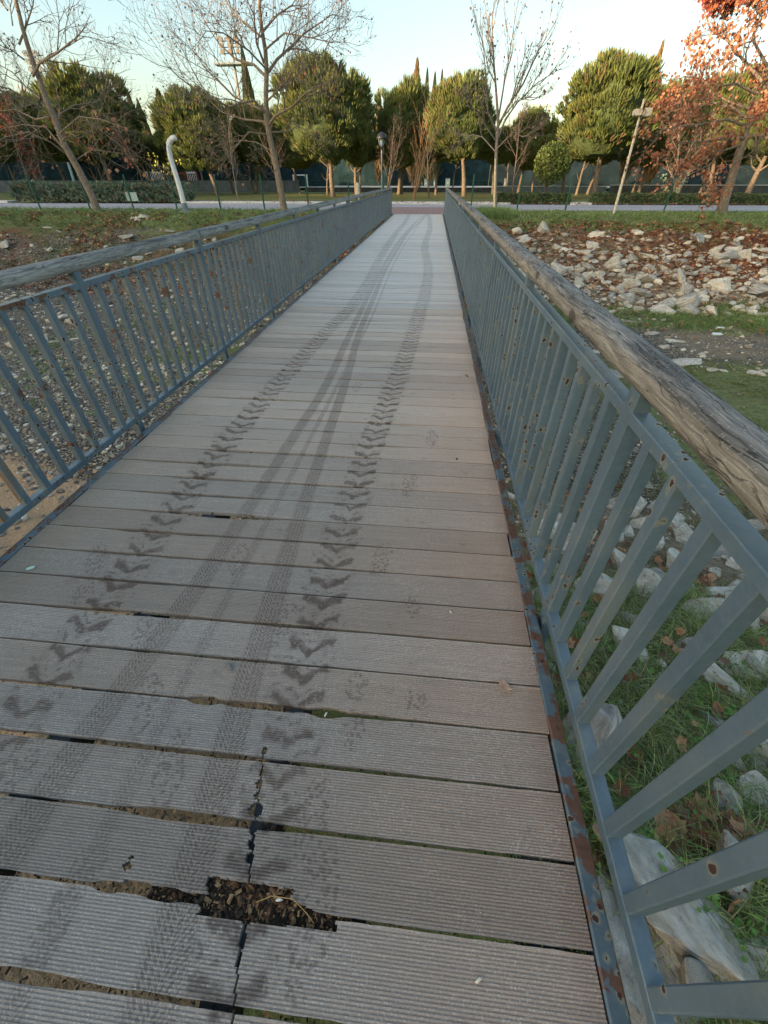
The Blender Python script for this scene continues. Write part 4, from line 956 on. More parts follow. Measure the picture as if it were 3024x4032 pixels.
def screen(xa, xb, ya, yb, h, mat, label, step=5.0):
    t = empty('windbreak_screen', ((xa + xb) / 2, (ya + yb) / 2, 0), label, 'screen')
    n = int(abs(xb - xa) / step)
    m = MB(); N_ = n * 6; xs = np.linspace(xa, xb, N_ + 1); ys = np.linspace(ya, yb, N_ + 1); zs = np.linspace(.3, h, 7)
    V = np.array([[(x, y + .22 * (float(fbm(x * .8, z * 1.1)) - .5), z + (.12 * math.sin(i * math.pi / 3) ** 2 * (-1 if z > h - .01 else 0))) for z in zs] for i, (x, y) in enumerate(zip(xs, ys))]).reshape(-1, 3)
    ii, jj = np.meshgrid(np.arange(N_), np.arange(6), indexing='ij'); q = (ii * 7 + jj).ravel(); m.add(V, np.stack([q, q + 7, q + 8, q + 1], 1))
    m.add(V + [0, .03, 0], np.stack([q, q + 1, q + 8, q + 7], 1)); m.build('netting', mat, t, True)
    for k in range(n + 1):
        x = xa + (xb - xa) * k / n; y = ya + (yb - ya) * k / n
        m = MB(); m.tube([(x, y + .25, 0), (x, y + .25, h + .3)], .06, 6); m.build('post', MAT['black_metal'], t)
screen(-66, -18, 70, 88, 4.0, MAT['netting'], 'dark sports-court netting on posts, far left behind the trees')
screen(-42, 10, 97, 99, 4.6, MAT['netting'], 'dark teal sports-court netting straight ahead behind the trees')
screen(10.2, 75, 99, 96, 4.0, MAT['netting_grey'], 'grey-blue sports-court netting far right behind the trees')
GYd = 84.0
a_ = aty(1160, 742, GYd); b_ = aty(1212, 742, GYd); z0 = .36; z1 = aty(1158, 692, GYd)[2]
t = empty('goal_frame', (a_[0], GYd, z0), 'white football goal frame beyond the trees, left of straight ahead', 'goal')
for x in (a_[0], b_[0]): m = MB(); m.box(x - .09, x + .09, GYd - .09, GYd + .09, z0, z1); m.build('goal_post', MAT['white'], t)
m = MB(); m.box(a_[0] - .09, b_[0] + .09, GYd - .085, GYd + .085, z1 + .002, z1 + .16); m.build('crossbar', MAT['white'], t)
m = MB(); m.tube([(b_[0] - .5, GYd + 1.6, z0), (b_[0] - .35, GYd + .2, z1)], .07, 6); m.build('back_stay', MAT['white'], t)
for px, w_, y0, y1, lab, mt in [(1677, 14, 706, 732, 'pale green service cabinet, leftmost of three beyond the low wall', 'cabinet'), (1712, 10, 706, 731, 'narrow yellowish service cabinet in the middle of three beyond the low wall', 'cream'),
                                (1763, 19, 704, 730, 'wide pale service cabinet with a small white label, rightmost of three beyond the low wall', 'cabinet'), (1990, 9, 704, 722, 'pale cabinet beyond the low wall, seen right of the slim bare tree', 'cream')]:
    Y = 88; A = aty(px - w_ / 2, y1, Y); B = aty(px + w_ / 2, y0, Y); t = empty('cabinet', ((A[0] + B[0]) / 2, Y, .35), lab, 'cabinet', 'service cabinets by the field')
    m = MB(); m.box(A[0], B[0], Y - .3, Y + .3, .35, B[2], .03); m.build('body', MAT[mt], t)
    m = MB(); m.box(A[0] - .05, B[0] + .05, Y - .36, Y + .34, B[2] + .003, B[2] + .08); m.build('roof', MAT['grey_metal'], t)
    m = MB(); m.box((A[0] + B[0]) / 2 - .15, (A[0] + B[0]) / 2 + .12, Y - .305, Y - .302, B[2] - .65, B[2] - .45); m.build('label_plate', MAT['white'], t)
# white bar gates with dark red posts
for xa, xb, lab in ((592, 655, 'white barred gate panel between dark red posts behind the left trees'), (752, 785, 'narrow white barred gate panel beside the yellowish pine, left of the bridge')):
    Y = 66; A = aty(xa, 752, Y)[0]; B = aty(xb, 752, Y)[0]; zt = 2.05
    t = empty('barred_gate', ((A + B) / 2, Y, 0), lab, 'gate')
    n = max(5, int((B - A) / .22))
    m = MB()
    for k in range(n + 1): x = A + (B - A) * k / n; m.box(x - .025, x + .025, Y - .02, Y + .02, .1, zt + .12)
    m.build('bars', MAT['white'], t)
    m = MB(); m.box(A, B, Y - .035, Y - .022, zt - .1, zt); m.box(A, B, Y - .035, Y - .022, .3, .4); m.build('crossbar', MAT['white'], t)
    for x in (A - .15, B + .15): m = MB(); m.box(x - .08, x + .08, Y - .08, Y + .08, 0, zt + .1); m.build('post', MAT['red_paint'], t)
m = MB(); Y = 67; A = aty(660, 700, Y)[0]; B = aty(750, 700, Y)[0]; m.box(A, B, Y - .05, Y + .05, 1.85, 2.05); m.box(A, B, Y - .05, Y + .05, .3, .45)
for k in range(12): x = A + (B - A) * k / 11; m.box(x - .02, x + .02, Y - .02, Y + .02, .45, 1.85)
tag(m.build('barred_fence', MAT['red_paint']), 'dark red barred fence between the two white gates', 'fence')
P = pole_pts([(302, 752), (268, 640)], 50); m = MB(); m.tube([P[0] * [1, 1, 0], P[1]], [.12, .12], 8)
tag(m.build('post', simple('pale_blue_paint', (.30, .42, .48), .5)), 'pale blue post with a reddish band behind the left bare tree', 'post')
P = aty(1410, 800, 40.5); m = MB(); m.tube([(P[0], 40.5, -.05), (P[0], 40.5, 1.15), (P[0], 40.5, 1.2)], [.14, .13, .09], 8)
tag(m.build('stump_post', MAT['cream']), 'short pale wooden post on the lawn behind the left railing', 'post')

# stadium floodlights far behind
def flood_tower(px, ytop, ybot, Y, rows, cols, w_, label, mt, platform=False):
    top = aty(px, ytop, Y); bot = aty(px, ybot, Y); base = aty(px, 690, Y)
    t = empty('floodlight_tower', (top[0], Y, 0), label, 'floodlight', 'stadium floodlights')
    m = MB(); m.tube([(top[0], Y + .6, 0), (top[0], Y + .6, top[2])], [.3, .2], 8); m.build('mast', MAT['bark_pale'] if platform else MAT['grey_metal'], t)
    H = top[2] - bot[2]; m = MB()
    for r_ in range(rows):
        z = bot[2] + H * (r_ + .5) / rows; m.box(top[0] - w_ / 2, top[0] + w_ / 2, Y - .12, Y + .12, z - .35, z - .22)
    for c_ in (-1, 1): m.box(top[0] + c_ * w_ * .3 - .1, top[0] + c_ * w_ * .3 + .1, Y + .13, Y + .3, bot[2] - .2, top[2])
    m.build('rack', MAT['grey_metal'], t)
    for r_ in range(rows):
        for c_ in range(cols):
            x = top[0] - w_ / 2 + w_ * (c_ + .5) / cols; z = bot[2] + H * (r_ + .5) / rows; s_ = min(w_ / cols, H / rows) * .40
            m = MB(); m.tube([(x, Y - .1, z + .1), (x, Y - .5, z), (x, Y - .75, z - .08)], [s_ * .55, s_, s_ * 1.1], 8); m.build('lamp_head', MAT[mt], t)
    if platform:
        m = MB(); m.box(top[0] - w_ * .75, top[0] + w_ * .75, Y - 1.2, Y + 1.2, bot[2] - 1.5, bot[2] - 1.25)
        for c_ in np.linspace(-.75, .75, 7): m.tube([(top[0] + c_ * w_, Y - 1.2, bot[2] - 1.25), (top[0] + c_ * w_, Y - 1.2, bot[2] - .2)], .05, 4)
        m.build('platform', MAT['grey_metal'], t)
flood_tower(120, 195, 290, 120, 3, 2, 4.6, 'three-tier stadium floodlight behind the left bare tree', 'grey_metal')
flood_tower(900, 140, 215, 120, 3, 3, 5.0, 'stadium floodlight tower with a platform behind the centre bare tree', 'bark_pale', True)
flood_tower(2130, 408, 448, 150, 3, 4, 5.5, 'small distant stadium floodlight in the sky gap right of the slim bare tree', 'cream')

# ------------------------------------------------------------------ hedges
def hedge(name, segs, label, cat, pal, bl=(.08, .16), n=9000):
    V_ = []; c = []
    for x0, x1, y, w_, h in segs:
        m = int(n * (x1 - x0) / sum(s[1] - s[0] for s in segs)); x = rng.uniform(x0, x1, m); u = rng.uniform(-1, 1, m); v = np.sqrt(rng.random(m))
        hh = h * (.75 + .5 * fbm(x * .9, x * 0 + y)); yy = y + .03 * x + u * w_ / 2; zz = hh * v * np.sqrt(np.clip(1 - u ** 4, .1, 1)); V_.append(np.stack([x, yy, zz], 1))
    P = np.concatenate(V_); m = len(P); d = np.stack([rng.normal(0, .6, m), rng.normal(-.2, .6, m), rng.uniform(.2, 1, m)], 1)
    M = align_z(d) * rng.uniform(*bl, m)[:, None, None]; tv = np.array([(-.3, 0, 0), (.3, 0, 0), (.38, .05, .6), (-.38, .05, .6), (0, 0, 1.1)])
    C = pal[rng.integers(0, len(pal), m)] * (.55 + .9 * fbm(P[:, 0] * 1.5, P[:, 2] * 2 + P[:, 1]))[:, None]
    V, F, C = scatter(tv, [(0, 1, 2), (0, 2, 3), (3, 2, 4)], M, P, C)
    return tag(link(name, npmesh(name, V, F, C), MAT['grass']), label, cat)
GH = np.array([(.14, .19, .12), (.10, .15, .09), (.20, .24, .17), (.22, .18, .11)])
hedge('shrub_bed', [(-32.5, -18.6, 38.6, 2.0, 1.15)], 'long bed of grey-green shrubs along the promenade on the left', 'shrubs', GH, (.12, .24), 12000)
HR = np.array([(.08, .12, .04), (.11, .16, .055), (.06, .09, .03), (.18, .15, .08)])
hedge('low_hedge', [(4.6, 9.9, 38.2, 1.0, .62)], 'short low green hedge just right of the bridge end', 'hedge', HR, (.07, .14), 6000)
hedge('low_hedge', [(11.4, 33, 38.2, 1.0, .62)], 'long low green hedge along the promenade at the right', 'hedge', HR, (.07, .14), 16000)

# ------------------------------------------------------------------ pines
def pine_crown(seed, n=4600):
    """unit crown: radius 1 in x/y, z from -1 to 1; upright brush shoots gathered on many leaning lobes"""
    r = np.random.default_rng(seed); m = 46
    g = np.arange(m) + .5; ph = np.arccos(1 - 2 * g / m); th = math.pi * (1 + 5 ** .5) * g
    c = np.stack([np.cos(th) * np.sin(ph), np.sin(th) * np.sin(ph), np.cos(ph)], 1) + r.normal(0, .12, (m, 3)); c /= np.linalg.norm(c, axis=1)[:, None]
    c *= r.uniform(.52, .80, (m, 1)); c[:, 2] = np.where(c[:, 2] < 0, c[:, 2] * .95, c[:, 2]); rad = r.uniform(.20, .34, m); tone = r.uniform(0, 1, m)
    k = r.integers(0, m, n); d = r.normal(size=(n, 3)); d[:, 2] = np.abs(d[:, 2]) * .9 - .25; d /= np.linalg.norm(d, axis=1)[:, None]
    P = c[k] + d * rad[k][:, None] * np.array([1, 1, 1.15]) * r.uniform(.75, 1.05, (n, 1)); P[:, 2] = np.clip(P[:, 2], -.98, 1.3)
    out = P / (np.linalg.norm(P, axis=1)[:, None] + 1e-6)
    ax = out * np.array([.35, .35, .12]) + d * .25 + np.array([0, 0, .70]) + r.normal(0, .12, (n, 3)); M = align_z(ax)
    sz = r.uniform(.06, .11, n) * np.where(P[:, 2] > .45, r.uniform(.9, 1.7, n), 1.0); M = M * sz[:, None, None]
    tV = []; tF = []
    for q in range(7):
        a = q * 2.4; c_, s_ = math.cos(a), math.sin(a); o = .14; b = len(tV); l = .8 + .5 * ((q * 37) % 10) / 10
        tV += [(o * c_ - .10 * s_, o * s_ + .10 * c_, -.3), (o * c_ + .10 * s_, o * s_ - .10 * c_, -.3), (.40 * c_ + .05 * s_, .40 * s_ - .05 * c_, .45 * l), (.34 * c_, .34 * s_, 1.0 * l)]
        tF += [(b, b + 1, b + 2), (b, b + 2, b + 3)]
    tV = np.array(tV); c0 = np.array([.10, .135, .045]); c1 = np.array([.20, .205, .060])
    f = np.clip(.75 * tone[k] + r.normal(0, .18, n), 0, 1)[:, None]; C = (c0 * (1 - f) + c1 * f) * r.uniform(.75, 1.2, (n, 1)); br = r.random(n) < .04; C[br] = (.20, .13, .07)
    V, F, Cc = scatter(tV, tF, M, P, C)
    me = npmesh('crown', V, F, Cc); me.materials.append(MAT['needles']); return me
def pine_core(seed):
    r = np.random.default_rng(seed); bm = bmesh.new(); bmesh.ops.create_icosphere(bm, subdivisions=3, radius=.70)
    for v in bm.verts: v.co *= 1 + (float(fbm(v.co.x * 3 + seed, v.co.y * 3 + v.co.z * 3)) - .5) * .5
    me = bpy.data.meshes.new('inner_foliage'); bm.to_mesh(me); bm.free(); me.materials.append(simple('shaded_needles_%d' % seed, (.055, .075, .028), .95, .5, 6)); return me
PC = [pine_crown(300 + q) for q in range(4)]; CORE = pine_core(5)
def trunk_mesh(H, r0, lean=0.0, limbs=5, seed=0, top=1.0):
    r = np.random.default_rng(seed); m = MB(); n = 9; z = np.linspace(0, H * top, n)
    pts = np.stack([lean * (z / H) ** 1.3 + r.normal(0, .05, n).cumsum() * .3, r.normal(0, .05, n).cumsum() * .3, z], 1); pts[0, :2] = 0
    m.tube(np.vstack([pts[0] - [0, 0, .2], pts]), np.concatenate([[r0 * 1.25], np.linspace(r0 * 1.1, r0 * .35, n)]), 9)
    for _ in range(limbs):
        k = r.integers(n // 3, n - 2); a = r.uniform(0, 6.3); L = H * r.uniform(.2, .32); p = pts[k]
        m.tube([p, p + [math.cos(a) * L * .5, math.sin(a) * L * .5, L * .35], p + [math.cos(a) * L * .8, math.sin(a) * L * .8, L * .9]], [r0 * .4, r0 * .28, r0 * .1], 5, False)
    me = m.mesh('trunk', True); me.materials.append(MAT['bark_pine']); return me
def pine(bpx, bpy_, cx, top, bot, hw, Y, label, group=None, r0=.22, seed=0):
    b = aty(bpx, bpy_, Y); cy = (top + bot) / 2; c = aty(cx, cy, Y); zt = aty(cx, top, Y)[2]; zb = aty(cx, bot, Y)[2]
    R_ = abs(aty(cx + hw, cy, Y)[0] - aty(cx - hw, cy, Y)[0]) / 2 * 1.2; zb -= .4
    t = empty('pine_tree', (b[0], Y, 0), label, 'pine tree', group); H = (zt + zb) / 2
    tm = trunk_mesh(H, r0, c[0] - b[0], 5, seed); o = link('trunk', tm, None, t, False)
    cr = link('crown', PC[seed % 4], None, t, False); cr.location = (c[0] - b[0], 0, (zt + zb) / 2); cr.scale = (R_, R_, (zt - zb) / 2); cr.rotation_euler = (0, 0, seed * 1.7)
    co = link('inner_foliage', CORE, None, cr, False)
    return t
for a in [(165, 755, 45, 335, 640, 150, 50, 'broad dark pine cut by the left edge, behind the left bare tree', .2),
          (450, 748, 340, 252, 650, 165, 52, 'tall round pine behind the trunk of the left bare tree', .24),
          (860, 770, 765, 345, 700, 125, 54, 'yellowest round pine, beside the bent white mast', .24),
          (1010, 762, 1015, 385, 680, 110, 60, 'dark pine behind the trunk of the centre bare tree', .2),
          (1312, 775, 1275, 222, 665, 160, 52, 'tallest pine left of the bridge line, over the left railing', .24),
          (1405, 765, 1395, 330, 690, 75, 57, 'narrow pine tucked behind the tallest centre pine', .2),
          (1570, 772, 1590, 305, 700, 108, 60, 'deep green pine straight ahead of the bridge', .22),
          (1826, 776, 1815, 268, 655, 128, 53, 'golden-topped pine just right of the bridge line', .23),
          (2040, 762, 2095, 430, 690, 82, 62, 'small dark pine behind the slim bare tree', .18),
          (2215, 760, 2225, 462, 690, 60, 64, 'small dark pine left of the biggest right-hand pine', .18),
          (2335, 778, 2395, 212, 660, 172, 52, 'biggest pine on the right, behind the floodlight pole', .26),
          (2510, 765, 2620, 300, 650, 115, 60, 'dark green pine between the biggest right-hand pine and the orange-leaved tree', .22),
          (2790, 760, 2840, 262, 640, 150, 57, 'yellow-green pine behind the crown of the orange-leaved tree', .22),
          (2935, 775, 3090, 290, 640, 150, 50, 'pine at the right edge with an orange-lit trunk', .24)]:
    pine(*a[:8], None, a[8], int(a[0]))
# wood behind: pines in the second and third rows
cnt = 0
for row, (Y, n, tr) in enumerate(((60, 25, (480, 580)), (74, 20, (450, 540)), (104, 24, (520, 570)))):
    for k in range(n):
        px = -150 + 3400 * (k + random.uniform(.2, .8)) / n
        if row < 2 and 1430 < px < 1480 : continue
        b = aty(px, 745, Y); top = random.uniform(*tr); zt = aty(px, top, Y)[2]
        if row == 2: b[0] *= 1.0
        t = empty('pine_tree', (b[0], Y + random.uniform(-2, 2), 0), 'dark pine standing in the shaded rows of the wood behind the front pines', 'pine tree', 'shaded pines of the wood behind')
        r0 = random.uniform(.09, .17); zb = random.uniform(1.9, 2.7); link('trunk', trunk_mesh(zt * .6, r0, random.uniform(-.5, .5), 3, k + row * 50), None, t, False)
        cr = link('crown', PC[(k + row) % 4], None, t, False); cr.location = (0, 0, (zt + zb) / 2); R_ = random.uniform(2.4, 3.4); cr.scale = (R_, R_, (zt - zb) / 2); cr.rotation_euler = (0, 0, random.uniform(0, 6))
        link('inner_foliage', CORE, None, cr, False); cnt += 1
# tall narrow cypresses
def cypress_mesh(seed, col0, col1):
    r = np.random.default_rng(seed); n = 1500; t = r.random(n) ** .8; a = r.uniform(0, 6.3, n); rad = (np.sin(np.clip(t, .02, 1) * math.pi) ** .6 * .9 + .12) * (1 - t * .75) * r.uniform(.6, 1.1, n)
    P = np.stack([np.cos(a) * rad, np.sin(a) * rad, t], 1); d = np.stack([np.cos(a) * .35, np.sin(a) * .35, np.ones(n)], 1); M = align_z(d)
    S = np.zeros((n, 3, 3)); S[:, 0, 0] = .16; S[:, 1, 1] = .16; S[:, 2, 2] = r.uniform(.05, .09, n)
    tv = np.array([(-.6, 0, 0), (.6, 0, 0), (0, .3, 1.1), (0, -.6, 0), (0, .6, 0.1)]); f = r.random(n)[:, None]
    # unit cell is 1 wide, 1 tall: shear the shoots in world proportions
    V = np.einsum('nij,kj->nki', M @ S, tv); V += P[:, None, :]; F = np.array([(0, 1, 2), (3, 4, 2)])[None] + (np.arange(n) * 5)[:, None, None]
    C = np.repeat((np.array(col0) * (1 - f) + np.array(col1) * f)[:, None, :], 5, 1)
    me = npmesh('crown', V.reshape(-1, 3), F.reshape(-1, 3), C.reshape(-1, 3)); me.materials.append(MAT['needles']); return me
CYG = cypress_mesh(1, (.06, .085, .035), (.13, .13, .06)); CYO = cypress_mesh(2, (.20, .13, .06), (.34, .22, .10))
for px, top, Y, wd, kind, lab in [(955, 215, 82, 1.5, CYG, 'narrow dark cypress behind the centre bare tree, tallest of the cypresses on the left'), (1642, 268, 90, 1.9, CYO, 'orange-lit conifer tip rising behind the deep green pine'),
                                  (1682, 300, 95, 1.2, CYG, 'slim dark cypress tip right of the orange-lit conifer'), (1712, 315, 95, 1.3, CYG, 'dark cypress tip, middle of three right of the orange-lit conifer'), (1740, 305, 98, 1.1, CYG, 'dark cypress tip nearest the golden-topped pine'),
                                  (1490, 378, 95, 1.2, CYO, 'small lit cypress tip in the sky gap left of the deep green pine'), (2600, 205, 80, 1.5, CYO, 'tall brown-orange poplar spire right of the biggest pine'), (2575, 290, 84, 1.2, CYO, 'shorter brown spire leaning on the tall poplar spire'),
                                  (505, 375, 95, 1.6, CYG, 'grey-green cypress in the sky gap left of the yellowest pine'), (545, 410, 92, 1.4, CYG, 'lower grey-green cypress beside the one in the left sky gap'), (2650, 400, 70, 1.3, CYO, 'short brown conifer tip behind the orange-leaved tree'), (625, 375, 74, 2.2, CYG, 'dark green conifer left of the yellowest pine')]:
    T_ = aty(px, top, Y); t = empty('cypress_tree', (T_[0], Y, 0), lab, 'cypress tree'); m = MB(); m.tube([(0, 0, -.1), (0, 0, T_[2] * .8)], [.22, .05], 7); m.build('trunk', MAT['bark_pine'], t, True, False)
    cr = link('crown', kind, None, t, False); cr.location = (0, 0, 1.0); cr.scale = (wd, wd, T_[2] - 1.0)

# ------------------------------------------------------------------ bare and half-bare broadleaved trees
class Tree:
    def __init__(s, seed): s.m = MB(); s.r = np.random.default_rng(seed); s.tips = []
    def limb(s, p, d, L, r0, lev, up=.05, wig=.16, nchild=(6, 5, 4), twist=.9, sides=(8, 5, 4, 3), tip=.25, cf=(.5, .62)):
        n = 7 if lev == 0 else 5 if lev < 3 else 4; d = np.array(d, float); d /= np.linalg.norm(d); pts = [np.array(p, float)]
        for k in range(n - 1):
            d = d + s.r.normal(0, wig, 3) + np.array([0, 0, up]); d /= np.linalg.norm(d); pts.append(pts[-1] + d * L / (n - 1))
        pts = np.array(pts); s.follow(pts, r0, lev, up, wig, nchild, twist, sides, tip, cf)
    def follow(s, pts, r0, lev, up=.05, wig=.16, nchild=(6, 5, 4), twist=.9, sides=(8, 5, 4, 3), tip=.25, cf=(.5, .62), start=.2):
        n = len(pts); rad = np.linspace(r0, max(r0 * tip, .006), n); s.m.tube(pts, rad, sides[min(lev, 3)], False)
        L = np.linalg.norm(np.diff(pts, axis=0), axis=1).sum()
        if lev >= len(nchild): s.tips += [pts[-1], pts[-2], pts[len(pts) // 2]]; return
        for c in range(nchild[lev]):
            t = start + (1 - start) * (c + s.r.random()) / nchild[lev]; f = t * (n - 1); k = min(int(f), n - 2); q = pts[k] + (pts[k + 1] - pts[k]) * (f - k)
            dd = pts[k + 1] - pts[k]; dd /= np.linalg.norm(dd); side = np.cross(dd, s.r.normal(size=3)); side /= np.linalg.norm(side)
            ang = twist * s.r.uniform(.7, 1.15); nd = dd * math.cos(ang) + side * math.sin(ang)
            s.limb(q, nd, L * s.r.uniform(*cf) * (1.15 - .5 * t), rad[k] * .58, lev + 1, up, wig, nchild, twist, sides, tip, cf)
        s.tips.append(pts[-1])
def PX(pts, Y, dy=None): return np.array([aty(x, y, Y + (0 if dy is None else dy[i])) for i, (x, y) in enumerate(pts)])
def leaves(name, tips, n, size, pal, parent, hang=True, spread=.1, label=None):
    tips = np.array(tips); k = rng.integers(0, len(tips), n); P = tips[k] + rng.normal(0, spread, (n, 3))
    d = np.stack([rng.normal(0, .35, n), rng.normal(0, .35, n), -np.ones(n)], 1) if hang else rng.normal(size=(n, 3))
    M = align_z(d)[:, :, [1, 2, 0]] * rng.uniform(*size, n)[:, None, None]
    V, F, C = scatter(leaf_mesh('t', 1.0, .5), LEAF_F, M, P, pal[rng.integers(0, len(pal), n)] * rng.uniform(.7, 1.2, (n, 1)))
    o = tag(link(name, npmesh(name, V, F, C), MAT['leaf'], parent), kind='stuff')
    return o
OL = np.array([(.38, .16, .085), (.44, .20, .12), (.31, .115, .06), (.46, .25, .16), (.24, .085, .055)]); RL = np.array([(.30, .06, .05), (.34, .075, .045), (.20, .04, .045), (.36, .12, .055)]); DL = np.array([(.20, .12, .10), (.28, .17, .13), (.14, .09, .08)])
def hero(base_px, Y, label, build, bark_m, cat='tree', name='bare_tree'):
    b = aty(*base_px, Y); t = empty(name, (b[0], Y, 0), label, cat); T = Tree(int(base_px[0])); build(T)
    return t, T
# left leaning tree
YL = 27.2
def bl(T):
    tr = PX([(390, 848), (360, 775), (300, 665), (240, 568), (200, 470), (160, 390), (125, 300), (85, 205), (45, 90), (10, -30), (-20, -160)], YL); tr[:, 1] += np.linspace(0, .8, len(tr)); T.m.tube(tr, np.linspace(.21, .06, len(tr)), 10)
    K = dict(nchild=(7, 6, 4), up=.05, wig=.17, twist=.8)
    for p, r, dy in [([(160, 390), (110, 350), (50, 285), (-30, 240)], .055, (0, .5, 1, 1.5)), ([(95, 235), (50, 200), (-20, 170)], .04, (0, -.6, -1)), ([(75, 175), (100, 110), (130, 20), (140, -70)], .05, (0, .5, 1, 1.3)),
                     ([(130, 300), (155, 250), (230, 205), (300, 150), (345, 95)], .06, (0, -.4, -.8, -1, -1.2)), ([(50, 100), (40, 30), (60, -60)], .03, (0, .4, .8)), ([(175, 430), (120, 405), (40, 350), (-50, 330)], .06, (0, -.8, -1.4, -2)),
                     ([(240, 565), (270, 520), (310, 545), (345, 528)], .045, (0, -.5, -1, -1.3)), ([(215, 510), (235, 450), (290, 415), (380, 400), (430, 330)], .05, (0, .8, 1.5, 2, 2.4)), ([(200, 460), (140, 470), (60, 430), (-20, 440)], .05, (0, .6, 1.3, 2)),
                     ([(265, 610), (200, 560), (110, 520), (20, 540), (-40, 580)], .045, (0, -.6, -1.2, -1.6, -2)), ([(285, 640), (360, 590), (450, 600), (560, 620)], .04, (0, .5, 1, 1.4)), ([(250, 585), (180, 500), (90, 490), (0, 510)], .04, (0, 1, 2, 3)), ([(225, 535), (310, 460), (400, 470), (480, 500)], .045, (0, -.7, -1.3, -1.8)), ([(30, 40), (-20, -20), (-60, -60)], .04, (0, .2, .4))]:
        T.follow(PX(p, YL + .3, dy), r, 0, **K)
tL, T = hero((390, 848), YL, 'leaning bare tree with a few hanging orange leaves, left of the bridge', bl, None)
T.m.build('branches', MAT['bark_grey'], tL, True); T.m = None
low = [q for q in T.tips if q[2] < 4.2]; hi = [q for q in T.tips if q[2] > 5.5]
leaves('leaves', low, 110, (.13, .22), OL, tL); leaves('seed_clusters', hi, 260, (.06, .11), DL, tL)
# centre bare tree
YC = 28.4
def bc(T):
    tr = PX([(1120, 838), (1108, 760), (1085, 640), (1062, 540), (1050, 470), (1047, 380), (1050, 280), (1045, 200), (1030, 110), (1022, 30), (1020, -60), (1015, -150)], YC); T.m.tube(tr, np.concatenate([[.22], np.linspace(.17, .05, len(tr) - 1)]), 10)
    K = dict(nchild=(7, 6, 4), up=.05, wig=.17, twist=.8)
    for p, r, dy in [([(1052, 500), (1085, 455), (1150, 420), (1200, 370), (1290, 325)], .07, (0, -.4, -.8, -1, -1.2)), ([(1056, 285), (1090, 235), (1150, 180), (1200, 130), (1260, 90), (1310, 55)], .07, (0, .3, .6, .9, 1.2, 1.4)),
                     ([(1045, 300), (1000, 255), (930, 235), (860, 170), (830, 60)], .07, (0, .4, .9, 1.2, 1.4)), ([(1040, 250), (1010, 170), (1000, 60), (960, -30)], .06, (0, -.4, -.8, -1)), ([(1048, 450), (1000, 395), (900, 420), (790, 370), (700, 300), (640, 240)], .06, (0, -.5, -1, -1.4, -1.7, -2)),
                     ([(1050, 480), (960, 470), (870, 440), (760, 330)], .055, (0, .9, 1.6, 2.2)), ([(1030, 130), (1090, 60), (1150, 20), (1200, -60)], .05, (0, .3, .6, .9)), ([(1035, 150), (960, 90), (900, 20), (850, -50)], .05, (0, .4, .7, 1)),
                     ([(1047, 360), (1110, 350), (1210, 260), (1300, 180)], .05, (0, 1, 1.7, 2.3)), ([(1060, 530), (980, 520), (920, 590), (880, 640)], .04, (0, -.6, -1, -1.2)), ([(1060, 520), (1130, 520), (1200, 480), (1260, 540)], .04, (0, .6, 1, 1.4)), ([(1050, 400), (1120, 330), (1170, 250), (1190, 230)], .045, (0, -1, -1.6, -2)),
                     ([(1056, 280), (980, 200), (880, 130), (800, 120)], .05, (0, -1, -2, -2.8)), ([(1080, 600), (1010, 560), (930, 550), (840, 580)], .03, (0, .6, 1.2, 1.6)), ([(1040, 200), (1120, 130), (1230, 150), (1310, 170)], .045, (0, -.8, -1.4, -2)), ([(1025, 60), (1020, -30), (1060, -90)], .04, (0, .3, .6)), ([(1045, 440), (920, 380), (800, 260), (740, 150)], .05, (0, 1.5, 2.6, 3.5))]:
        T.follow(PX(p, YC, dy), r, 0, **K)
tC, T = hero((1120, 838), YC, 'tall bare tree with dangling seed clusters, between the bent mast and the bridge', bc, None)
T.m.build('branches', MAT['bark_grey'], tC, True)
leaves('seed_clusters', T.tips, 1000, (.05, .11), DL, tC, True, .12); leaves('leaves', [q for q in T.tips if q[2] < 5], 25, (.12, .18), OL, tC)
# slim bare tree right of the bridge
YB_ = 29.4
def bb(T):
    tr = PX([(1950, 846), (1950, 760), (1951, 680), (1953, 610), (1957, 540), (1962, 480)], YB_); T.m.tube(tr, np.linspace(.105, .07, len(tr)), 9)
    K = dict(nchild=(8, 5, 3), up=.16, wig=.10, twist=.5, cf=(.38, .52))
    for p, r, dy in [([(1962, 480), (1955, 380), (1945, 250), (1938, 130), (1942, 20)], .07, (0, .2, .3, .4, .5)), ([(1960, 500), (2000, 420), (2060, 330), (2120, 200), (2190, 80)], .07, (0, -.3, -.5, -.7, -.9)), ([(1955, 560), (1990, 470), (2040, 400), (2110, 330), (2215, 265)], .055, (0, .4, .8, 1.1, 1.4)),
                     ([(1958, 520), (1920, 440), (1915, 330), (1905, 200), (1895, 150)], .05, (0, -.4, -.8, -1.1, -1.3)), ([(1953, 600), (1900, 540), (1860, 530), (1810, 560), (1780, 550)], .035, (0, .3, .7, 1, 1.2)), ([(1953, 590), (2020, 520), (2060, 540), (2130, 500)], .035, (0, -.5, -.9, -1.2)),
                     ([(1962, 470), (1985, 330), (2010, 190), (2030, 60)], .05, (0, .9, 1.4, 1.8)), ([(1956, 560), (1900, 480), (1860, 420), (1840, 380)], .035, (0, -.6, -1, -1.4)), ([(1960, 490), (2030, 400), (2090, 380), (2150, 300)], .04, (0, -1.0, -1.6, -2))]:
        T.follow(PX(p, YB_, dy), r, 0, **K)
tB, T = hero((1950, 846), YB_, 'slim upright bare tree with a whitish sunlit strip coloured onto its trunk, right beside the bridge end', bb, None)
T.m.build('branches', MAT['bark_pale'], tB, True)
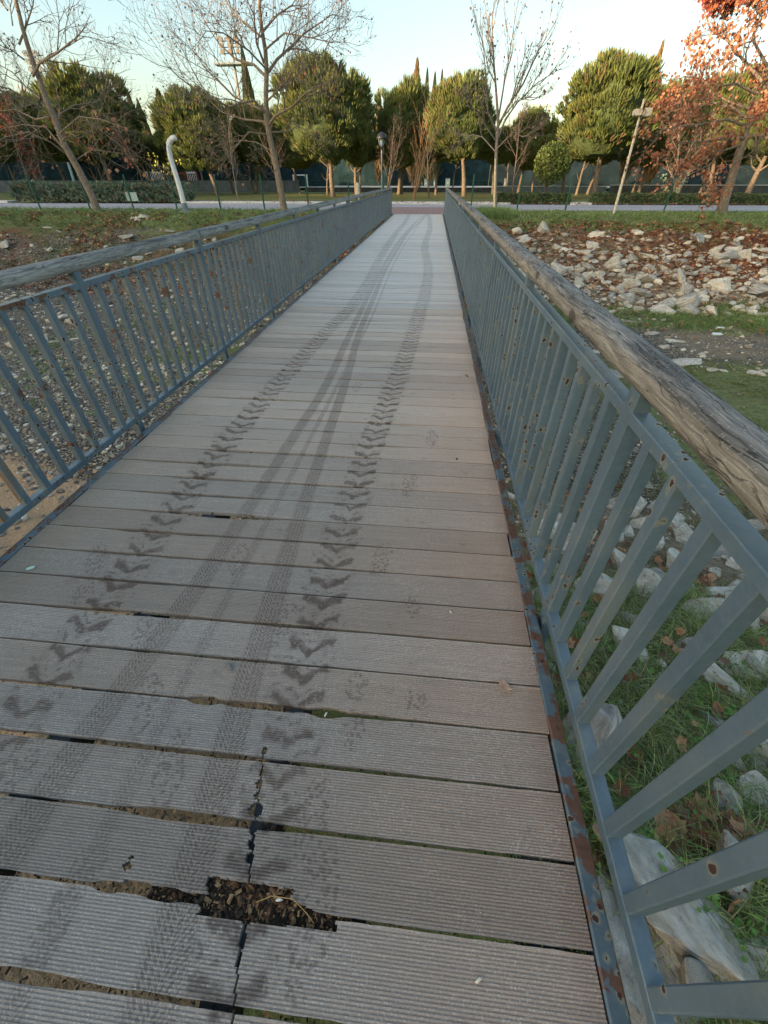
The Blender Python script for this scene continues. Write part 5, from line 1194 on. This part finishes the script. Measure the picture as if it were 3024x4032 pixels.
m = MB(); P = PX([(1946, 826), (1947, 760), (1949, 690), (1951, 625)], YB_ - .085); m.tube(P, [.05, .062, .06, .03], 8); m.build('sunlit_strip', simple('sunlit_bark_tone', (.62, .50, .33), .7, .2), tB)  # pale strip: low sun on the trunk, put into the colour
leaves('seed_clusters', [q for q in T.tips], 420, (.05, .12), DL, tB, True, .08)
# orange-leaved plane at the right
YR = 28.4
def br_(T):
    tr = PX([(2490, 850), (2520, 790), (2560, 720), (2600, 650), (2640, 590), (2665, 545)], YR); tr = PX([(2490, 852), (2900, 770)], YR) if False else tr
    T.m.tube(tr, [.28, .22, .20, .19, .18, .17], 10)
base = aty(2835, 850, YR)
def br(T):
    tr = PX([(2835, 852), (2850, 800), (2872, 730), (2893, 660), (2915, 590), (2935, 545)], YR); T.m.tube(tr, [.30, .22, .20, .19, .18, .16], 10)
    K = dict(nchild=(8, 6, 3), up=.03, wig=.18, twist=.85, cf=(.34, .46))
    for p, r, dy in [([(2935, 548), (2880, 535), (2800, 555), (2740, 560), (2660, 560)], .07, (0, -.6, -1, -1.3, -1.6)), ([(2935, 545), (2950, 480), (2960, 400), (3000, 330), (3020, 250)], .11, (0, .3, .5, .6, .7)), ([(2940, 540), (2990, 530), (3050, 560), (3120, 520)], .09, (0, -.4, -.8, -1)),
                     ([(2952, 470), (2880, 420), (2790, 400), (2700, 430), (2620, 440)], .06, (0, .5, 1, 1.5, 2)), ([(3000, 320), (2930, 240), (2880, 180), (2840, 110), (2870, 20)], .07, (0, .2, .4, .6, .7)), ([(3020, 260), (2960, 150), (3000, 40), (3050, -60)], .06, (0, -.5, -1, -1.4)),
                     ([(2975, 370), (2900, 330), (2820, 340), (2760, 310), (2690, 300)], .05, (0, -.7, -1.3, -1.8, -2.2)), ([(2930, 560), (2860, 590), (2780, 640), (2700, 640)], .045, (0, .5, 1, 1.4)), ([(2945, 500), (2860, 470), (2760, 490), (2660, 500), (2580, 520)], .055, (0, -1, -1.8, -2.4, -3)),
                     ([(2960, 430), (2870, 400), (2780, 350), (2700, 370), (2650, 400)], .05, (0, 1.2, 2, 2.6, 3)), ([(2950, 500), (3010, 430), (3080, 380)], .07, (0, -.6, -1)), ([(2900, 640), (2960, 600), (3030, 500)], .04, (0, -.8, -1.3)), ([(2880, 170), (2800, 120), (2770, 40), (2800, -40)], .04, (0, .4, .8, 1)), ([(2925, 570), (2830, 600), (2760, 700), (2800, 760)], .035, (0, -1, -1.6, -1.9))]:
        T.follow(PX(p, YR, dy), r, 0, **K)
tR = empty('plane_tree', (base[0], YR, 0), 'spreading tree with orange-brown leaves below and red leaves above, at the right edge', 'tree'); T = Tree(77); br(T)
T.m.build('branches', MAT['bark_grey'], tR, True)
leaves('leaves', [q for q in T.tips if q[2] < 7.6 and (q[2] > 3.2 or q[0] < base[0] - 1.6)], 3700, (.10, .17), OL, tR, True, .13)
o = leaves('leaves', [q for q in T.tips if q[2] >= 7.2], 1900, (.10, .17), RL, tR, True, .12); o['label'] = 'red leaves of the upper crown'

# smaller trees on the lawn
def small_tree(px, py, Y, H, lab, name, cat, mat, stems=1, nchild=(6, 5, 3), r0=.05, spread=.12, lf=None, up=.10, twist=.5, trunkf=.3, group=None):
    b = aty(px, py, Y); t = empty(name, (b[0], Y, 0), lab, cat, group); T = Tree(int(px * 3 + Y)); r = T.r
    for s_ in range(stems):
        a = r.uniform(0, 6.3); d = np.array([math.cos(a) * spread, math.sin(a) * spread, 1.0]); T.limb((b[0] + d[0] * .3, Y + d[1] * .3, -.05), d, H, r0, 0, up, .07, nchild, twist, (6, 4, 3, 3), .2, (.3, .5))
    T.m.build('branches', mat, t, True)
    if lf: leaves('leaves', T.tips, lf[0], lf[1], lf[2], t, lf[3] if len(lf) > 3 else True, .1)
    return t
small_tree(1625, 800, 41.5, 5.4, 'young tree of several bare orange stems straight ahead beyond the promenade', 'young_tree', 'tree', MAT['bark_orange'], 4, (4, 3), .05, .24, None, .04, .45)
YLV = np.array([(.70, .66, .08), (.75, .72, .15), (.55, .55, .08)])
small_tree(675, 770, 44, 2.9, 'sapling with the last bright yellow leaves beside the bent mast', 'sapling', 'sapling', MAT['bark_pale'], 4, (4, 3), .03, .4, (46, (.12, .2), YLV), .04, .6)
small_tree(940, 800, 41, 4.6, 'thin bare young tree left of the centre bare tree', 'young_tree', 'tree', MAT['bark_pale'], 1, (9, 5, 3), .06, .05, None, .12, .5)
small_tree(575, 752, 52, 6.6, 'bare leaning dark tree behind the grey-green shrubs', 'bare_tree', 'tree', MAT['bark_dark'], 1, (9, 7, 5), .10, .12, (120, (.1, .16), RL), .08, .7)
small_tree(1100, 765, 50, 6.4, 'bare brown tree behind the centre bare tree', 'bare_tree', 'tree', MAT['bark_dark'], 1, (10, 7, 5), .11, .05, None, .06, .8)
small_tree(1520, 772, 50, 5.4, 'bushy bare brown tree just right of the park lamp', 'bare_tree', 'tree', MAT['bark_dark'], 2, (9, 7, 4), .09, .25, None, .05, .75)
small_tree(1690, 775, 49, 4.6, 'bare brown tree behind the orange-stemmed young tree', 'bare_tree', 'tree', MAT['bark_dark'], 1, (9, 6, 4), .09, .1, None, .06, .7)
small_tree(2020, 775, 48, 6.0, 'bare brown tree behind the slim bare tree', 'bare_tree', 'tree', MAT['bark_dark'], 1, (10, 7, 5), .10, .1, (60, (.08, .14), DL), .06, .7)
small_tree(130, 765, 46, 5.6, 'bare tree with a dark red ivy-clad trunk at the far left', 'bare_tree', 'tree', MAT['bark_dark'], 1, (10, 7, 5), .12, .1, (420, (.1, .18), RL), .05, .8)
small_tree(2660, 775, 47, 5.6, 'bare leaning brown tree under the orange-leaved crown', 'bare_tree', 'tree', MAT['bark_pale'], 2, (9, 7, 4), .09, .3, (60, (.12, .18), OL), .05, .7)
small_tree(2640, 772, 41.5, 1.5, 'small plant with pale cream-green fronds above the right hedge', 'shrub', 'shrub', MAT['bark_pale'], 4, (3,), .02, .5, (70, (.12, .22), np.array([(.52, .56, .30), (.42, .48, .24)]), False), .05, .6)
# round evergreen on the right lawn
b = aty(2140, 778, 47); t = empty('round_tree', (b[0], 47, 0), 'small round bright green tree on the lawn right of the slim bare tree', 'tree'); T = Tree(5)
T.limb((b[0], 47, -.05), (.03, 0, 1), 3.6, .10, 0, .1, .06, (9, 6, 3), .9, (7, 4, 3, 3), .2, (.40, .5))
T.m.build('trunk', MAT['bark_dark'], t, True); n = 4200; zc = aty(2150, 645, 47)[2]; d = rng.normal(size=(n, 3)); d /= np.linalg.norm(d, axis=1)[:, None]; P = d * (rng.uniform(.55, 1, n) * (.85 + .3 * fbm(d[:, 0] * 3, d[:, 2] * 3 + d[:, 1])))[:, None] * [1.5, 1.5, 1.5] + [b[0] + .15, 47, zc]
V, F, C = scatter(leaf_mesh('t', 1.0, .3), LEAF_F, align_z(rng.normal(size=(n, 3)) + [0, 0, .8]) * rng.uniform(.10, .2, n)[:, None, None], P, np.array([(.11, .15, .04), (.08, .115, .035), (.16, .19, .06)])[rng.integers(0, 3, n)])
link('crown', npmesh('crown', V, F, C), MAT['leaf'], t)
